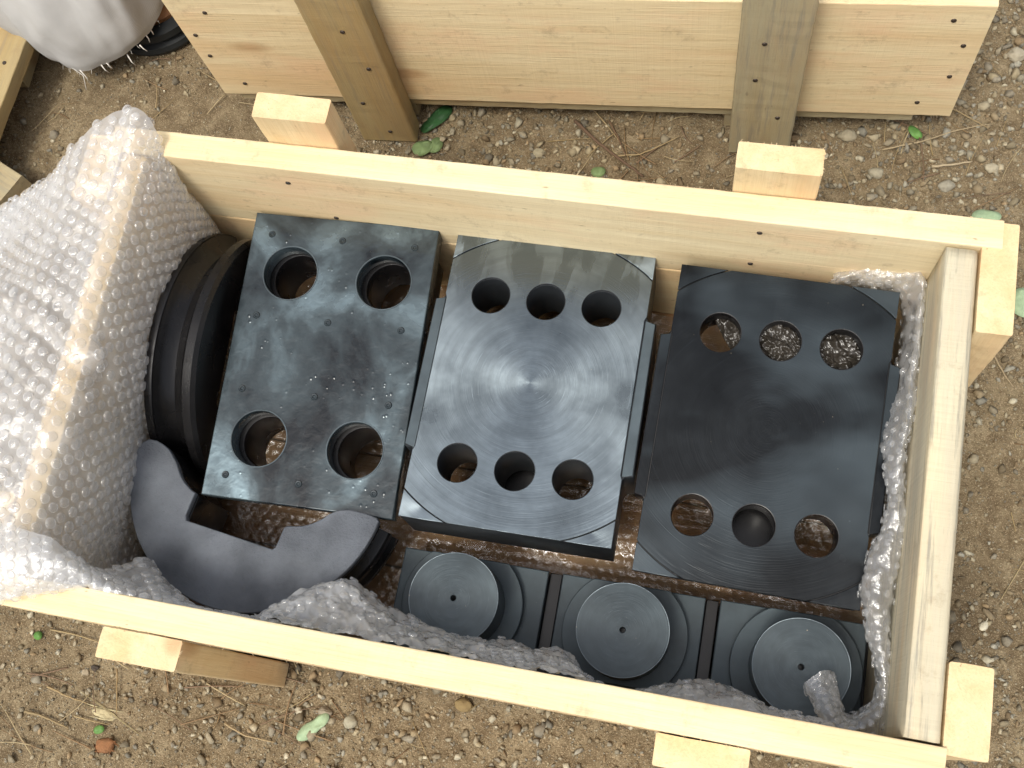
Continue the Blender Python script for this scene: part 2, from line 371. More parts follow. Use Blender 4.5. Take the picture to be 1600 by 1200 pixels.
for cx_, cy_, n_, sp in [(*(0.6360,0.2054,0.0000)[:2], 20, .13), (*(1.0140,0.2438,0.0000)[:2], 16, .12), (*(0.0442,-0.6289,0.0000)[:2], 18, .12), (*(0.2573,-0.5975,0.0000)[:2], 16, .12), (*(-0.0131,0.2683,0.0000)[:2], 10, .08)]:
    for _ in range(n_):
        x = cx_+random.gauss(0, sp*.6); y = cy_+random.gauss(0, sp*.45)
        it.append((stalk(x, y, random.uniform(0, 2*PI), random.uniform(.03, .085), random.uniform(-.015, .015), .005), random.uniform(.0006, .0012), random.choice([(.36, .27, .14), (.26, .17, .09), (.20, .13, .08), (.44, .35, .2)])))
link('dry_straw', straw_mesh('dry_straw', it), M_STRAW, label='thin dry grass stalks and pine needles littering the soil', cat='straw', kind='stuff')

def twig(name, pix, r, colr, label):
    pts = [(p[0], p[1], max(gz(p[0], p[1]), -.002)+r+.003) for p in pix]
    dense = []
    for i in range(len(pts)-1):
        for k in range(4):
            t = k/4; dense.append(tuple(a*(1-t)+b*t+(random.uniform(-.0006, .0006)) for a, b in zip(pts[i], pts[i+1])))
    dense.append(pts[-1])
    o = link(name, straw_mesh(name, [(dense, r, colr)], 6), M_STRAW); return tag(o, label, 'twig')
twig('twig', [(0.5315,0.2429,0.0000), (0.5694,0.2125,0.0000), (0.6084,0.1877,0.0000), (0.6372,0.1690,0.0000)], .0027, (.13, .08, .05), 'thickest dark brown twig lying between the two crates')
twig('twig', [(0.5786,0.2480,0.0000), (0.5938,0.2250,0.0000), (0.6094,0.1975,0.0000)], .0014, (.15, .09, .05), 'short brown twig pointing into the thick twig between the crates')
twig('twig', [(0.5923,0.1956,0.0000), (0.6278,0.2025,0.0000), (0.6516,0.2169,0.0000), (0.6750,0.2341,0.0000)], .0011, (.36, .27, .14), 'thin tan curved twig crossing the thick dark twig')
twig('twig', [(0.9399,0.2438,0.0000), (0.9884,0.2624,0.0000), (1.0348,0.2855,0.0000), (1.0738,0.2973,0.0000)], .0011, (.38, .30, .18), 'long pale forked stalk on the gravel right of the far crate')
twig('twig', [(1.0033,0.2267,0.0000), (1.0306,0.2336,0.0000), (1.0523,0.2398,0.0000)], .0018, (.42, .34, .22), 'straight pale stick beside the grey stones at far right')
twig('twig', [(1.0908,-0.0114,0.0000), (1.1066,-0.0383,0.0000), (1.1204,-0.0576,0.0000)], .0012, (.36, .28, .17), 'crossed dry stalk on the soil right of the crate')
twig('twig', [(0.0086,-0.6142,0.0000), (0.0324,-0.6193,0.0000), (0.0663,-0.6241,0.0000)], .0014, (.33, .24, .12), 'straw stick lying in front of the near left post')
twig('twig', [(-0.0112,-0.6484,0.0000), (0.0157,-0.6496,0.0000), (0.0530,-0.6566,0.0000)], .0017, (.28, .21, .11), 'thick straw stick at lower left of the crate')
twig('twig', [(0.0920,-0.5772,0.0000), (0.1007,-0.6030,0.0000), (0.1076,-0.6288,0.0000)], .0011, (.30, .21, .10), 'straw stalk pointing straight away from the near left post')
twig('twig', [(0.2469,-0.6146,0.0000), (0.2768,-0.6241,0.0000), (0.3140,-0.6246,0.0000)], .0013, (.36, .27, .15), 'straw stalk left of the pale oval leaf')

def leaf(pts2, m, label, z=.006, curl=.003, name='leaf'):
    c = np.mean(pts2, 0); n = len(pts2); v = [(0, 0, z+gz(c[0], c[1])+curl*.4)]; rings = [.5, 1.0]
    for s in rings:
        for p in pts2: v.append(((p[0]-c[0])*s, (p[1]-c[1])*s, z+gz(c[0], c[1])+curl*(1-s*s)+curl*.6*math.sin(9*s+p[0]*200)))
    f = [(0, 1+i, 1+(i+1) % n) for i in range(n)]+[(1+i, 1+n+i, 1+n+(i+1) % n, 1+(i+1) % n) for i in range(n)]
    nv = len(v); v += [(a, b, d-.0004) for a, b, d in v]; f += [tuple(nv+q for q in t[::-1]) for t in f]
    f += [(1+n+i, nv+1+n+i, nv+1+n+(i+1) % n, 1+n+(i+1) % n) for i in range(n)]
    o = link(name, mesh(name, v, f, True), m); o.location = (c[0], c[1], 0); return tag(o, label, 'leaf')
def oval(cx, cy, a, b, rot, n=32, waist=0.0):
    out = []
    for i in range(n):
        t = 2*PI*i/n; x = a*math.cos(t); y = b*math.sin(t)*(1-waist*math.exp(-((x-.15*a)/(.35*a))**2))
        out.append((cx+x*math.cos(rot)-y*math.sin(rot), cy+x*math.sin(rot)+y*math.cos(rot)))
    return out
def lf(c, *a, m=None, label='', **k): leaf(oval(c[0], c[1], *a, **k), m, label)
lf((0.3565,-0.5988,0.0000), .0235, .0095, math.radians(48), m=M_PALELEAF, waist=.25, label='pale grey-green waisted oval leaf lying in front of the crate')
lf((0.5763,0.1705,0.0000), .010, .008, .2, m=M_OLIVE, label='round green leaf peeking out behind the rim by the twigs')
lf((0.9793,0.2756,0.0000), .011, .007, -.7, m=M_LEAF, label='bright green oval leaf under the far crate right end')
lf((0.3272,0.1803,0.0000), .015, .012, .4, m=M_OLIVE, label='larger yellow-green leaf at the foot of the far left post')
lf((0.3444,0.1862,0.0000), .013, .009, 1.2, m=M_OLIVE, label='curled green leaf touching the larger leaf by the far post')
lf((0.3381,0.2258,0.0000), .028, .011, .9, m=simple('dark_leaf', (.03, .09, .03), .45, .3, 60), label='dark green leaf in shade under the far crate')
lf((1.0747,0.1641,0.0000), .018, .010, .1, m=M_PALELEAF, label='pale green leaf behind the crate far right corner')
lf((1.1258,0.0526,0.0000), .016, .02, .3, m=M_PALELEAF, label='pale grey-green leaf at right edge beside the corner post')
lf((-0.0237,-0.5563,0.0000), .0055, .0055, .3, m=M_LEAF, label='tiny bright green leaf on the soil left of the near post')
lf((0.0919,-0.6509,0.0000), .0065, .005, .5, m=M_LEAF, label='small green leaf beside the reddish stone')
lf((0.7173,-0.3591,0.0000), .001, .001, .5, m=M_LEAF, label='x') if False else None

def stone(c, r, colr, label, sx=1.0, sy=.75, sz=.6, rz=0):
    sv, sf = hull(40, int(random.random()*1e6)); b = bmesh.new()
    vs = [b.verts.new((p[0]*r*sx, p[1]*r*sy, p[2]*r*sz)) for p in sv]
    for t in sf: b.faces.new([vs[i] for i in t])
    bmesh.ops.dissolve_limit(b, angle_limit=.16, verts=b.verts, edges=b.edges)
    bmesh.ops.bevel(b, geom=b.edges[:], offset=r*.09, segments=1, affect='EDGES')
    bmesh.ops.recalc_face_normals(b, faces=b.faces)
    me = D.meshes.new('stone'); b.to_mesh(me); b.free()
    at = me.color_attributes.new('Col', 'FLOAT_COLOR', 'POINT'); at.data.foreach_set('color', np.tile([colr[0], colr[1]*.985, colr[2]*.84, 1], len(me.vertices)).astype(float))
    o = link('stone', me, M_STONE); o.location = (c[0], c[1], gz(c[0], c[1])+r*sz*.45); o.rotation_euler = (0, 0, rz)
    return tag(o, label, 'stone')
stone((0.1030,-0.6671,0.0000), .0145, (.27, .125, .062), 'large reddish brown stone in front of the near left post')
stone((0.0617,-0.5811,0.0000), .0062, (.07, .06, .06), 'small round dark pebble by the near left post')
stone((0.0500,-0.5887,0.0000), .006, (.36, .30, .24), 'pale pebble touching the round dark pebble')
stone((0.0890,-0.6330,0.0000), .014, (.55, .48, .33), 'flat cream coloured chip above the reddish stone', 1.3, .55, .2, -.2)
stone((-0.2347,0.0379,0.0000), .009, (.55, .50, .42), 'whitish stone left of the bubble wrap')
stone((1.1071,-0.3470,0.0000), .0075, (.75, .70, .62), 'white angular chip on bare soil right of the crate', rz=.8)
stone((0.8947,0.2633,0.0000), .0135, (.36, .32, .26), 'flat grey stone under the far crate right of its post')
stone((0.4001,-0.5847,0.0000), .0095, (.36, .34, .29), 'squarish grey stone right of the pale oval leaf', 1, 1)
stone((0.3664,-0.5790,0.0000), .0105, (.30, .26, .22), 'brown-grey stone touching the top of the pale oval leaf')
stone((0.5314,-0.5412,0.0000), .0125, (.24, .175, .09), 'smooth olive brown stone under the near rim')
stone((0.4903,0.1928,0.0000), .0105, (.38, .34, .27), 'grey stone midway between the two crates')
stone((1.0778,0.2354,0.0000), .0105, (.40, .36, .30), 'pale stone at the end of the straight pale stick')
stone((0.9362,0.2134,0.0000), .0125, (.38, .35, .30), 'angular grey stone near the far crate right corner')
stone((1.0250,0.2034,0.0000), .0125, (.36, .34, .31), 'blue-grey angular stone among the gravel at far right')
stone((1.0298,0.3547,0.0000), .012, (.34, .31, .27), 'grey stone beside the far crate right end')
stone((1.0991,0.4055,0.0000), .015, (.42, .38, .33), 'big pale stone at the upper right edge')

# ------------------------------------------------------------------ timber
def board(name, parent, L_, W_, H_, m, M4, r=.0016, rs_=None, seed=None, warp=.0, **k):
    """board of length L_ along local X, width W_ (Y) and thickness H_ (Z); edges sawn, slightly uneven"""
    seed = random.random()*90 if seed is None else seed
    rs4 = rs_ or (r, r, r, r)                            # radii at (+y+z, -y+z, -y-z, +y-z)
    ring = []; hw, hh = W_/2, H_/2
    for q, (sy, sz) in enumerate(((1, 1), (-1, 1), (-1, -1), (1, -1))):
        rr = rs4[q]; a0 = q*PI/2; nseg = 2 if rr < .004 else 7
        for s in range(nseg+1):
            a = a0+PI/2*s/nseg; ring.append((sy*(hw-rr)+math.cos(a)*rr, sz*(hh-rr)+math.sin(a)*rr))
        # two mid points so that long faces can undulate a little
        y0, z0 = ring[-1]; ny_, nz_ = (1, 1) if q == 3 else ((-1, 1), (-1, -1), (1, -1))[q]
        r2 = rs4[(q+1) % 4]; a2 = (q+1)*PI/2; y1 = ny_*(hw-r2)+math.cos(a2)*r2; z1 = nz_*(hh-r2)+math.sin(a2)*r2
        for t in (.33, .66): ring.append((y0*(1-t)+y1*t, z0*(1-t)+z1*t))
    n = len(ring); st = max(3, int(L_/.012)); V, F = [], []
    for i in range(st+1):
        x = -L_/2+L_*i/st
        for j, (y, z) in enumerate(ring):
            e = .0007*noise.noise(Vector((x*70, y*30+seed, z*30)))+.0005*noise.noise(Vector((x*260, y*200, z*200+seed)))
            ex = 0
            if i in (0, st): ex = .0009*noise.noise(Vector((seed, y*160, z*160)))
            ln = math.hypot(y, z)
            V.append((x+ex, y+y/ln*e, z+z/ln*e+warp*math.sin(PI*i/st)))
    for i in range(st):
        for j in range(n): F.append((i*n+j, i*n+(j+1) % n, (i+1)*n+(j+1) % n, (i+1)*n+j))
    c0 = len(V); V.append((-L_/2, 0, 0)); V.append((L_/2, 0, 0))
    for j in range(n): F.append((c0, (j+1) % n, j)); F.append((c0+1, st*n+j, st*n+(j+1) % n))
    me = mesh(name, V, [f[::-1] for f in F])
    me.polygons.foreach_set('use_smooth', [max(rs4) > .004]*len(me.polygons))
    return link(name, me, m, parent, M4, **k)
# orientation matrices for a box given by centre and extents in its parent's frame
def AX(c, axis_, up='z'):
    if axis_ == 'x': R_ = Matrix.Identity(4) if up == 'z' else Matrix.Rotation(PI/2, 4, 'X')
    elif axis_ == 'y': R_ = Matrix.Rotation(PI/2, 4, 'Z') if up == 'z' else Matrix.Rotation(PI/2, 4, 'Z') @ Matrix.Rotation(PI/2, 4, 'X')
    else: R_ = Matrix.Rotation(-PI/2, 4, 'Y')
    return T(*c) @ R_
def bx(name, parent, x0, x1, y0, y1, z0, z1, grain, m, **k):
    c = ((x0+x1)/2, (y0+y1)/2, (z0+z1)/2); dx, dy, dz = x1-x0, y1-y0, z1-z0
    if grain == 'x': return board(name, parent, dx, dy, dz, m, AX(c, 'x'), **k)
    if grain == 'y': return board(name, parent, dy, dx, dz, m, AX(c, 'y'), **k)
    return board(name, parent, dz, dy, dx, m, AX(c, 'z'), **k)
nail_me = None
def nail(parent, p, nrm):
    global nail_me
    if nail_me is None:
        b = bmesh.new(); bmesh.ops.create_cone(b, cap_ends=True, segments=12, radius1=.0032, radius2=.0026, depth=.0014)
        nail_me = D.meshes.new('nail'); b.to_mesh(nail_me); b.free()
    q = Vector(nrm).to_track_quat('Z', 'Y').to_matrix().to_4x4()
    return link('nail', nail_me, M_NAIL, parent, T(*p) @ q)
fz_me = []
def fuzz(parent, pts, n, spread, m, ln=(.002, .006)):
    """torn wood fibres standing off a sawn edge, joined as one part"""
    items = []
    for _ in range(n):
        i = random.randrange(len(pts)-1); t = random.random(); a, b = Vector(pts[i]), Vector(pts[i+1]); p = a.lerp(b, t)
        d = Vector((random.uniform(-1, 1), random.uniform(-1, 1), random.uniform(-.3, .8))).normalized()*random.uniform(*ln)
        items.append(([p, p+d*.6, p+d+Vector((0, 0, -.001))], .00035, (.80, .62, .38)))
    return link('wood_fibre', straw_mesh('wood_fibre', items, 3), M_STRAW, parent, kind='stuff')

HR = .3227
crate = empty('open_crate', (.55, -.265, 0), label='open pale wooden crate in the foreground holding the black steel parts', cat='crate')
def cr(name, x0, x1, y0, y1, z0, z1, g, m, **k):
    return bx(name, crate, x0-.55, x1-.55, y0+.265, y1+.265, z0, z1, g, m, **k)
cr('wall_plank', .078, 1.022, -.0305, 0, .174, HR, 'x', W_PALE)
cr('wall_plank', .080, 1.020, -.030, -.001, .030, .171, 'x', W_FRESH)
cr('wall_plank', .070, 1.006, -.530, -.499, .176, HR, 'x', W_PALE)
cr('wall_plank', .072, 1.004, -.5295, -.500, .030, .173, 'x', W_WARM)
# right end: one old plank with a waney top inner edge
cr('wall_plank', .9705, 1.002, -.4965, -.0335, .19, HR-.003, 'y', W_GREY, rs_=(.002, .007, .002, .002), label='weathered grey plank')
cr('wall_plank', .9705, 1.001, -.4965, -.0335, .030, .187, 'y', W_GREY)
cr('wall_plank', .096, .124, -.4965, -.0335, .17, HR-.001, 'y', W_FRESH)
cr('wall_plank', .096, .1235, -.4965, -.0335, .030, .167, 'y', W_FRESH)
for i in range(4):
    y0 = -.53+i*.1325; cr('floor_plank', .08, 1.015, y0+.001, y0+.1315, .012, .0295, 'x', W_FLOOR)
cr('post', .258, .340, .001, .030, 0, .374, 'z', W_FRESH, r=.002)
cr('post', .760, .843, .001, .030, 0, .371, 'z', W_FRESH, r=.002)
cr('post', .226, .309, -.561, -.5315, 0, HR+.001, 'z', W_FRESH, r=.002)
cr('post', .762, .845, -.560, -.5315, 0, HR-.014, 'z', W_FRESH, r=.002)
cr('post', 1.0035, 1.037, -.118, -.002, 0, HR-.002, 'z', W_FRESH, r=.002)
cr('post', 1.0035, 1.041, -.505, -.426, 0, HR-.004, 'z', W_FRESH, r=.002)
cr('post', .052, .0945, -.092, -.014, 0, HR+.001, 'z', W_FRESH, r=.002)
cr('post', .054, .0945, -.500, -.420, 0, HR, 'z', W_FRESH, r=.002)
for x, z in ((.279, .290), (.793, .2975), (.789, .2175), (.312, .21)): nail(crate, (x-.55, -.0309+.265, z), (0, -1, 0))
off = Vector((-.55, .265, 0))
fuzz(crate, [Vector((.07, -.53, HR-.001))+off, Vector((1.006, -.53, HR-.001))+off], 130, 0, None, (.001, .004))
fuzz(crate, [Vector((.08, 0, HR))+off, Vector((1.02, 0, HR))+off], 60, 0, None, (.001, .003))
fuzz(crate, [Vector((.76, .03, .371))+off, Vector((.843, .03, .371))+off, Vector((.843, .001, .371))+off], 46, 0, None, (.001, .004))
fuzz(crate, [Vector((.226, -.561, HR))+off, Vector((.309, -.561, HR))+off, Vector((.309, -.533, HR))+off], 30, 0, None, (.001, .004))

TH = math.radians(4.05)
c2 = empty('closed_crate', (.05, .20, 0), TH, label='second wooden crate behind, pale front planks with two upright greyish posts', cat='crate')
def b2(name, *a, **k): return bx(name, c2, *a, **k)
b2('wall_plank', .001, .962, 0, .03, .059, .286, 'x', W_PALE)
b2('wall_plank', .03, .932, .45, .48, .059, .286, 'x', W_PALE)
b2('wall_plank', .03, .06, .032, .448, .059, .284, 'y', W_FRESH)
b2('wall_plank', .902, .932, .032, .448, .059, .284, 'y', W_FRESH)
b2('bottom_plank', .02, .920, .006, .16, .036, .0565, 'x', W_GREEN)
b2('bottom_plank', .02, .920, .165, .32, .036, .0565, 'x', W_GREEN)
b2('bottom_plank', .02, .920, .325, .478, .036, .0565, 'x', W_GREEN)
for i in range(3): b2('lid_plank', .03, .93, .034+i*.138, .168+i*.138, .262, .283, 'x', W_PALE)
b2('post', .189, .266, -.031, -.001, 0, .33, 'z', W_GOLD, r=.003, label='upright post stained olive and golden at its foot')
b2('post', .693, .771, -.031, -.001, .004, .345, 'z', W_GREEN, r=.002, label='greenish grey upright post')
b2('post', .189, .266, .481, .511, 0, .33, 'z', W_GREEN)
b2('post', .693, .771, .481, .511, 0, .33, 'z', W_GREEN)
b2('skid', .19, .265, .01, .47, .001, .034, 'y', W_GREEN)
b2('skid', .685, .77, .01, .47, .001, .034, 'y', W_GREEN)
for s, z in ((.047, .246), (.015, .198), (.016, .152), (.040, .087), (.922, .259), (.943, .212), (.942, .149), (.917, .090)): nail(c2, (s, -.0006, z), (0, -1, 0))
for s, z in ((.231, .258), (.243, .180), (.214, .098), (.234, .026), (.721, .253), (.716, .179), (.749, .095)): nail(c2, (s, -.0316, z), (0, -1, 0))

pal = empty('timber_pallet', (-.28, .15, 0), label='low timber pallet corner at the left edge below the white sack', cat='pallet')
M3 = T(-.085, -.01, .066) @ RZ(math.radians(96))
board('deck_plank', pal, .31, .115, .024, W_GOLD, T(-.036, -.012, .072) @ RZ(math.radians(88)))
board('deck_plank', pal, .33, .11, .024, W_GOLD, T(-.155, .0, .072) @ RZ(math.radians(89)))
board('bearer', pal, .26, .08, .055, W_GREEN, T(-.068, -.090, .029) @ RZ(math.radians(-24)))
board('bearer', pal, .24, .07, .055, W_GREEN, T(-.13, .09, .029) @ RZ(math.radians(2)))
nail(pal, (.004, .05, .0846), (0, 0, 1)); nail(pal, (-.03, .05, .0846), (0, 0, 1))

# ------------------------------------------------------------------ sack and ring at upper left
hem = [(-0.3973,0.3053,0.0600), (-0.3241,0.2769,0.0600), (-0.2758,0.2547,0.0500), (-0.2304,0.2334,0.0450), (-0.2079,0.2282,0.0400), (-0.1838,0.2232,0.0400), (-0.1586,0.2321,0.0450), (-0.1335,0.2409,0.0500), (-0.1024,0.2606,0.0600), (-0.0875,0.2875,0.0600), (-0.0798,0.3127,0.0600), (-0.0796,0.3397,0.0600)]
cen = Vector((-.23, .42, 0))
hp = [Vector((a, b, 0))-cen for a, b, c in hem]; hz = [c for a, b, c in hem]
an = [math.atan2(p.y, p.x) for p in hp]
def hem_at(t):
    t = (t+PI) % (2*PI)-PI
    for i in range(len(an)-1):
        a, b = an[i], an[i+1]
        if a <= t <= b:
            k = (t-a)/(b-a); return hp[i].length*(1-k)+hp[i+1].length*k, hz[i]*(1-k)+hz[i+1]*k
    d0 = (t-an[-1]) % (2*PI); d = (an[0]-an[-1]) % (2*PI); k = d0/d
    return hp[-1].length*(1-k)+hp[0].length*k, .06
lv = [(h_, float(np.interp(h_, [0, .012, .03, .06, .1, .15, .21, .27, .32, .35, .362], [1, 1.01, 1.015, 1.02, 1, .97, .92, .84, .70, .5, .25]))) for h_ in [0, .006, .012, .02, .03, .042, .055, .07, .085, .1, .12, .14, .16, .185, .21, .24, .27, .30, .32, .335, .35, .362]]
V, F = [], []; NS = 180
for li, (h, s) in enumerate(lv):
    for j in range(NS):
        a = -PI+2*PI*j/NS; r_, z_ = hem_at(a)
        fold = 1-2*abs(noise.noise(Vector((math.cos(a)*3.1, math.sin(a)*3.1, h*3.5+1.7)))); k = s*(1+.05*noise.noise(Vector((math.cos(a)*2.2, math.sin(a)*2.2, h*7)))*min(1, h*10)+.11*(fold-.6)*min(1, h*9)+.02*(1-2*abs(noise.noise(Vector((math.cos(a)*7, math.sin(a)*7, h*9+4)))))*min(1, h*25)+.014*noise.noise(Vector((math.cos(a)*14, math.sin(a)*14, h*22))))
        r0 = r_ if h < .03 else r_*(1-min(1, h/.2)*.35)+.17*min(1, h/.2)*.35
        V.append((cen.x+math.cos(a)*r0*k, cen.y+math.sin(a)*r0*k, z_*(1-h*2)+h))
for li in range(len(lv)-1):
    for j in range(NS): F.append((li*NS+j, li*NS+(j+1) % NS, (li+1)*NS+(j+1) % NS, (li+1)*NS+j))
F.append(tuple((len(lv)-1)*NS+j for j in range(NS)))
sack = empty('cloth_sack', (-.23, .42, .05), label='white woven sack with a frayed lower edge at upper left', cat='sack')
so = link('cloth', mesh('cloth', [(x-cen.x, y-cen.y, z-.05) for x, y, z in V], F, True), M_CLOTH, sack)
def thread(p0, p1, p2):
    q = [Vector(p)-Vector((cen.x, cen.y, .05)) for p in (p0, p1, p2)]
    link('frayed_thread', straw_mesh('frayed_thread', [([q[0], q[0].lerp(q[1], .5), q[1], q[2]], .0011, (.75, .72, .66))], 5), M_STRAW, sack)
thread((-0.2003,0.2258,0.0450), (-0.1890,0.2227,0.0300), (-0.1896,0.2103,0.0120)); thread((-0.1875,0.2239,0.0450), (-0.1818,0.2191,0.0300), (-0.1849,0.2187,0.0200))
thread((-0.1528,0.2316,0.0500), (-0.1479,0.2269,0.0450), (-0.1463,0.2281,0.0350)); thread((-0.1459,0.2355,0.0500), (-0.1416,0.2328,0.0450), (-0.1402,0.2330,0.0400))
thread((-0.1190,0.2530,0.0500), (-0.1106,0.2433,0.0450), (-0.1098,0.2446,0.0350)); thread((-0.0973,0.2633,0.0600), (-0.0929,0.2607,0.0550), (-0.0891,0.2601,0.0500))
thread((-0.0921,0.2796,0.0600), (-0.0900,0.2779,0.0550), (-0.0895,0.2750,0.0500)); thread((-0.0893,0.2905,0.0600), (-0.0872,0.2888,0.0550), (-0.0873,0.2880,0.0500))
fr = []
for i in range(12):
    a = random.uniform(an[3], an[-2]); r_, z_ = hem_at(a); d = Vector((math.cos(a), math.sin(a), 0)); p = d*r_; p.z = z_-.05
    fr.append(([p, p+d*.003, p+d*random.uniform(.003, .008)+Vector((random.uniform(-.003, .003), 0, -.002))], .0004, (.7, .67, .6)))
link('frayed_edge', straw_mesh('frayed_edge', fr, 3), M_STRAW, sack, kind='stuff')

def lathe(name, prof, m, parent=None, seg=72, a0=0, a1=2*PI, M4=None, **k):
    full = abs(a1-a0-2*PI) < 1e-6; V, F = [], []; ns = seg if full else seg+1; n = len(prof)
    for i in range(ns):
        a = a0+(a1-a0)*i/seg
        for r, z in prof: V.append((r*math.cos(a), r*math.sin(a), z))
    for i in range(seg):
        j = (i+1) % ns
        for q in range(n-1): F.append((i*n+q, j*n+q, j*n+q+1, i*n+q+1))
    me = mesh(name, V, F, True); me.set_sharp_from_angle(angle=math.radians(28))
    return link(name, me, m, parent, M4, **k)
rg = empty('grooved_ring', (-0.1227,0.3655,0.0000), label='black grooved ring round a brown core, half hidden by the white sack', cat='ring')
lathe('ring', [(.060, .0), (.085, .002), (.088, .010), (.086, .018), (.078, .020), (.079, .026), (.084, .030), (.082, .040), (.066, .044), (.063, .040), (.060, .0)], M_RUB, rg)
lathe('core', [(.0, .062), (.03, .060), (.048, .052), (.057, .040), (.058, .0)], M_SKIN, rg)

# ------------------------------------------------------------------ flat shapes with holes
def flat(name, loops, z0, z1, m, parent=None, bev=.0007, M4=None, **k):
    cu = D.curves.new('tmp', 'CURVE'); cu.dimensions = '2D'; cu.fill_mode = 'BOTH'
    cu.extrude = (z1-z0)/2-bev; cu.bevel_depth = bev; cu.bevel_resolution = 1; cu.offset = -bev
    for lp in loops:
        s = cu.splines.new('POLY'); s.points.add(len(lp)-1); s.use_cyclic_u = True
        for i, (x, y) in enumerate(lp): s.points[i].co = (x, y, 0, 1)
    ob = D.objects.new('tmp', cu); me = D.meshes.new_from_object(ob)
    D.objects.remove(ob); D.curves.remove(cu)
    me.transform(T(0, 0, (z0+z1)/2)); me.materials.clear(); me.name = name
    return link(name, me, m, parent, M4, **k)
def circ(cx, cy, r, n=56, a0=0): return [(cx+r*math.cos(a0+2*PI*i/n), cy+r*math.sin(a0+2*PI*i/n)) for i in range(n)]
def arc(r, p, q, n=10):
    a, b = math.atan2(p[1], p[0]), math.atan2(q[1], q[0])
    return [(r*math.cos(a+(b-a)*i/n), r*math.sin(a+(b-a)*i/n)) for i in range(n+1)]
def pose(cx, cy, cz, yaw, tx, ty):
    v = Vector((tx, ty, 0)); return T(cx, cy, cz) @ RZ(yaw) @ Matrix.Rotation(v.length, 4, v.normalized())

# leftmost plate: four large holes, twelve dimples, painted and dripping
w_, h_ = .2216, .3366
PA = empty('steel_plate', label='wet black steel plate with four large round holes, leftmost in the crate', cat='steel plate')
PA.matrix_world = pose(.3308, -.1998, .1963, .0337, .0737, .0194)
ho = [circ(sx*.056, sy*.098, .0318) for sx in (-1, 1) for sy in (-1, 1)]
rect = [(-w_/2, -h_/2), (w_/2, -h_/2), (w_/2, h_/2), (-w_/2, h_/2)]
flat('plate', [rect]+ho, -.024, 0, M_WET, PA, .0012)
flat('under_plate', [[(-.095, -.128), (.100, -.128), (.100, .15), (-.095, .15)]]+[circ(sx*.056+.004, sy*.098, .030) for sx in (-1, 1) for sy in (-1, 1)], -.100, -.0245, M_DARK, PA)
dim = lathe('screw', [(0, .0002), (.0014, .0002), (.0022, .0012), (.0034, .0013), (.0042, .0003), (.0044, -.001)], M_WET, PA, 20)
for sx in (-.0868, -.001, .0855):
    for sy in (.143, .0437, -.0434, -.143):
        d2 = dim if (sx, sy) == (-.0868, .143) else dim.copy()
        if d2 is not dim: COL.objects.link(d2); d2.parent = PA
        d2.matrix_basis = T(sx, sy, 0)
for sx in (-1, 1):
    for sy in (-1, 1): lathe('hole_rim', [(.0316, -.0005), (.0320, .0008), (.0330, .0008), (.0334, -.0003)], M_BLOCK, PA, 56, M4=T(sx*.056, sy*.098, 0))

def six_hole(root, mtop, mside, thick, mfl):
    w_, h_ = .2285, .3325; R1, R2 = .1770, .1783; hx, hy = w_/2, h_/2
    ys_ = math.sqrt(R1*R1-hx*hx); xs_ = math.sqrt(R1*R1-hy*hy)
    y2 = math.sqrt(R2*R2-hx*hx); x2 = math.sqrt(R2*R2-hy*hy)
    fx, fy = hx+.011, .089
    lp = []
    lp += arc(R1, (xs_, hy), (hx, ys_))[::1]
    right = [(hx, ys_), (hx, fy+.004), (hx-.002, fy-.001), (hx-.002, -fy+.001), (hx, -fy-.004), (hx, -ys_)]
    lp += right[1:]
    lp += arc(R1, (hx, -ys_), (xs_, -hy))[1:]
    lp += arc(R1, (-xs_, -hy), (-hx, -ys_))
    lp += [(-x, -y) for x, y in right][1:]
    a, b = math.atan2(ys_, -hx), math.atan2(hy, -xs_)
    lp += [(R1*math.cos(a+(b-a)*i/10), R1*math.sin(a+(b-a)*i/10)) for i in range(1, 11)]
    holes = [circ(x, y, .0217) for x in (-.0625, .0005, .0632) for y in (.0965, -.1)]
    flat('face', [lp]+holes, -.003, 0, mtop, root, .0005)
    for sx in (-1, 1):
        for sy in (-1, 1):
            A_ = [(R2*math.cos(t), R2*math.sin(t)) for t in [math.atan2(y2, hx)+(math.atan2(hy, x2)-math.atan2(y2, hx))*i/8 for i in range(9)]]
            flat('corner', [[(sx*x, sy*y) for x, y in A_+[(hx, hy)]]], -.003, .0, mtop, root, .0004)
    body = [(hx-.0008, hy-.001), (hx-.0008, fy+.006), (hx+.002, fy), (fx, fy-.002), (fx, -fy+.002), (hx+.002, -fy), (hx-.0008, -fy-.006), (hx-.0008, -hy+.001)]
    body += [(-x, -y) for x, y in body]
    flat('body', [body]+holes, -thick, -.0040, mside, root, .001)  # dark side colour stands in for shade in gaps and holes
    for q in (1, -1):
        flat('flange', [[(q*(hx-.0008), -fy), (q*(fx-.001), -fy+.003), (q*(fx-.001), fy-.003), (q*(hx-.0008), fy)][::q]], -.0042, -.0026, mfl, root, .0005)
    for x in (-.0625, .0005, .0632):
        for y in (.0965, -.1): lathe('hole_edge', [(.0214, -.0012), (.0217, .0002), (.0222, .0003), (.0224, -.0003)], mside, root, 48, M4=T(x, y, 0))
PB = empty('steel_plate', label='machined grey steel plate with six holes, in the middle of the crate', cat='steel plate', group='six-hole steel plates')
PB.matrix_world = pose(.5733, -.1956, .2067, .0085, -.0284, 0.0)
six_hole(PB, M_MACH, M_SIDE, .082, M_BLOCK)
PC = empty('steel_plate', label='dark oily black steel plate with six holes, at the right of the crate', cat='steel plate', group='six-hole steel plates')
PC.matrix_world = pose(.829, -.2132, .2156, -.0129, .0919, -.0015)
six_hole(PC, M_OIL, M_DARK, .05, M_OIL)

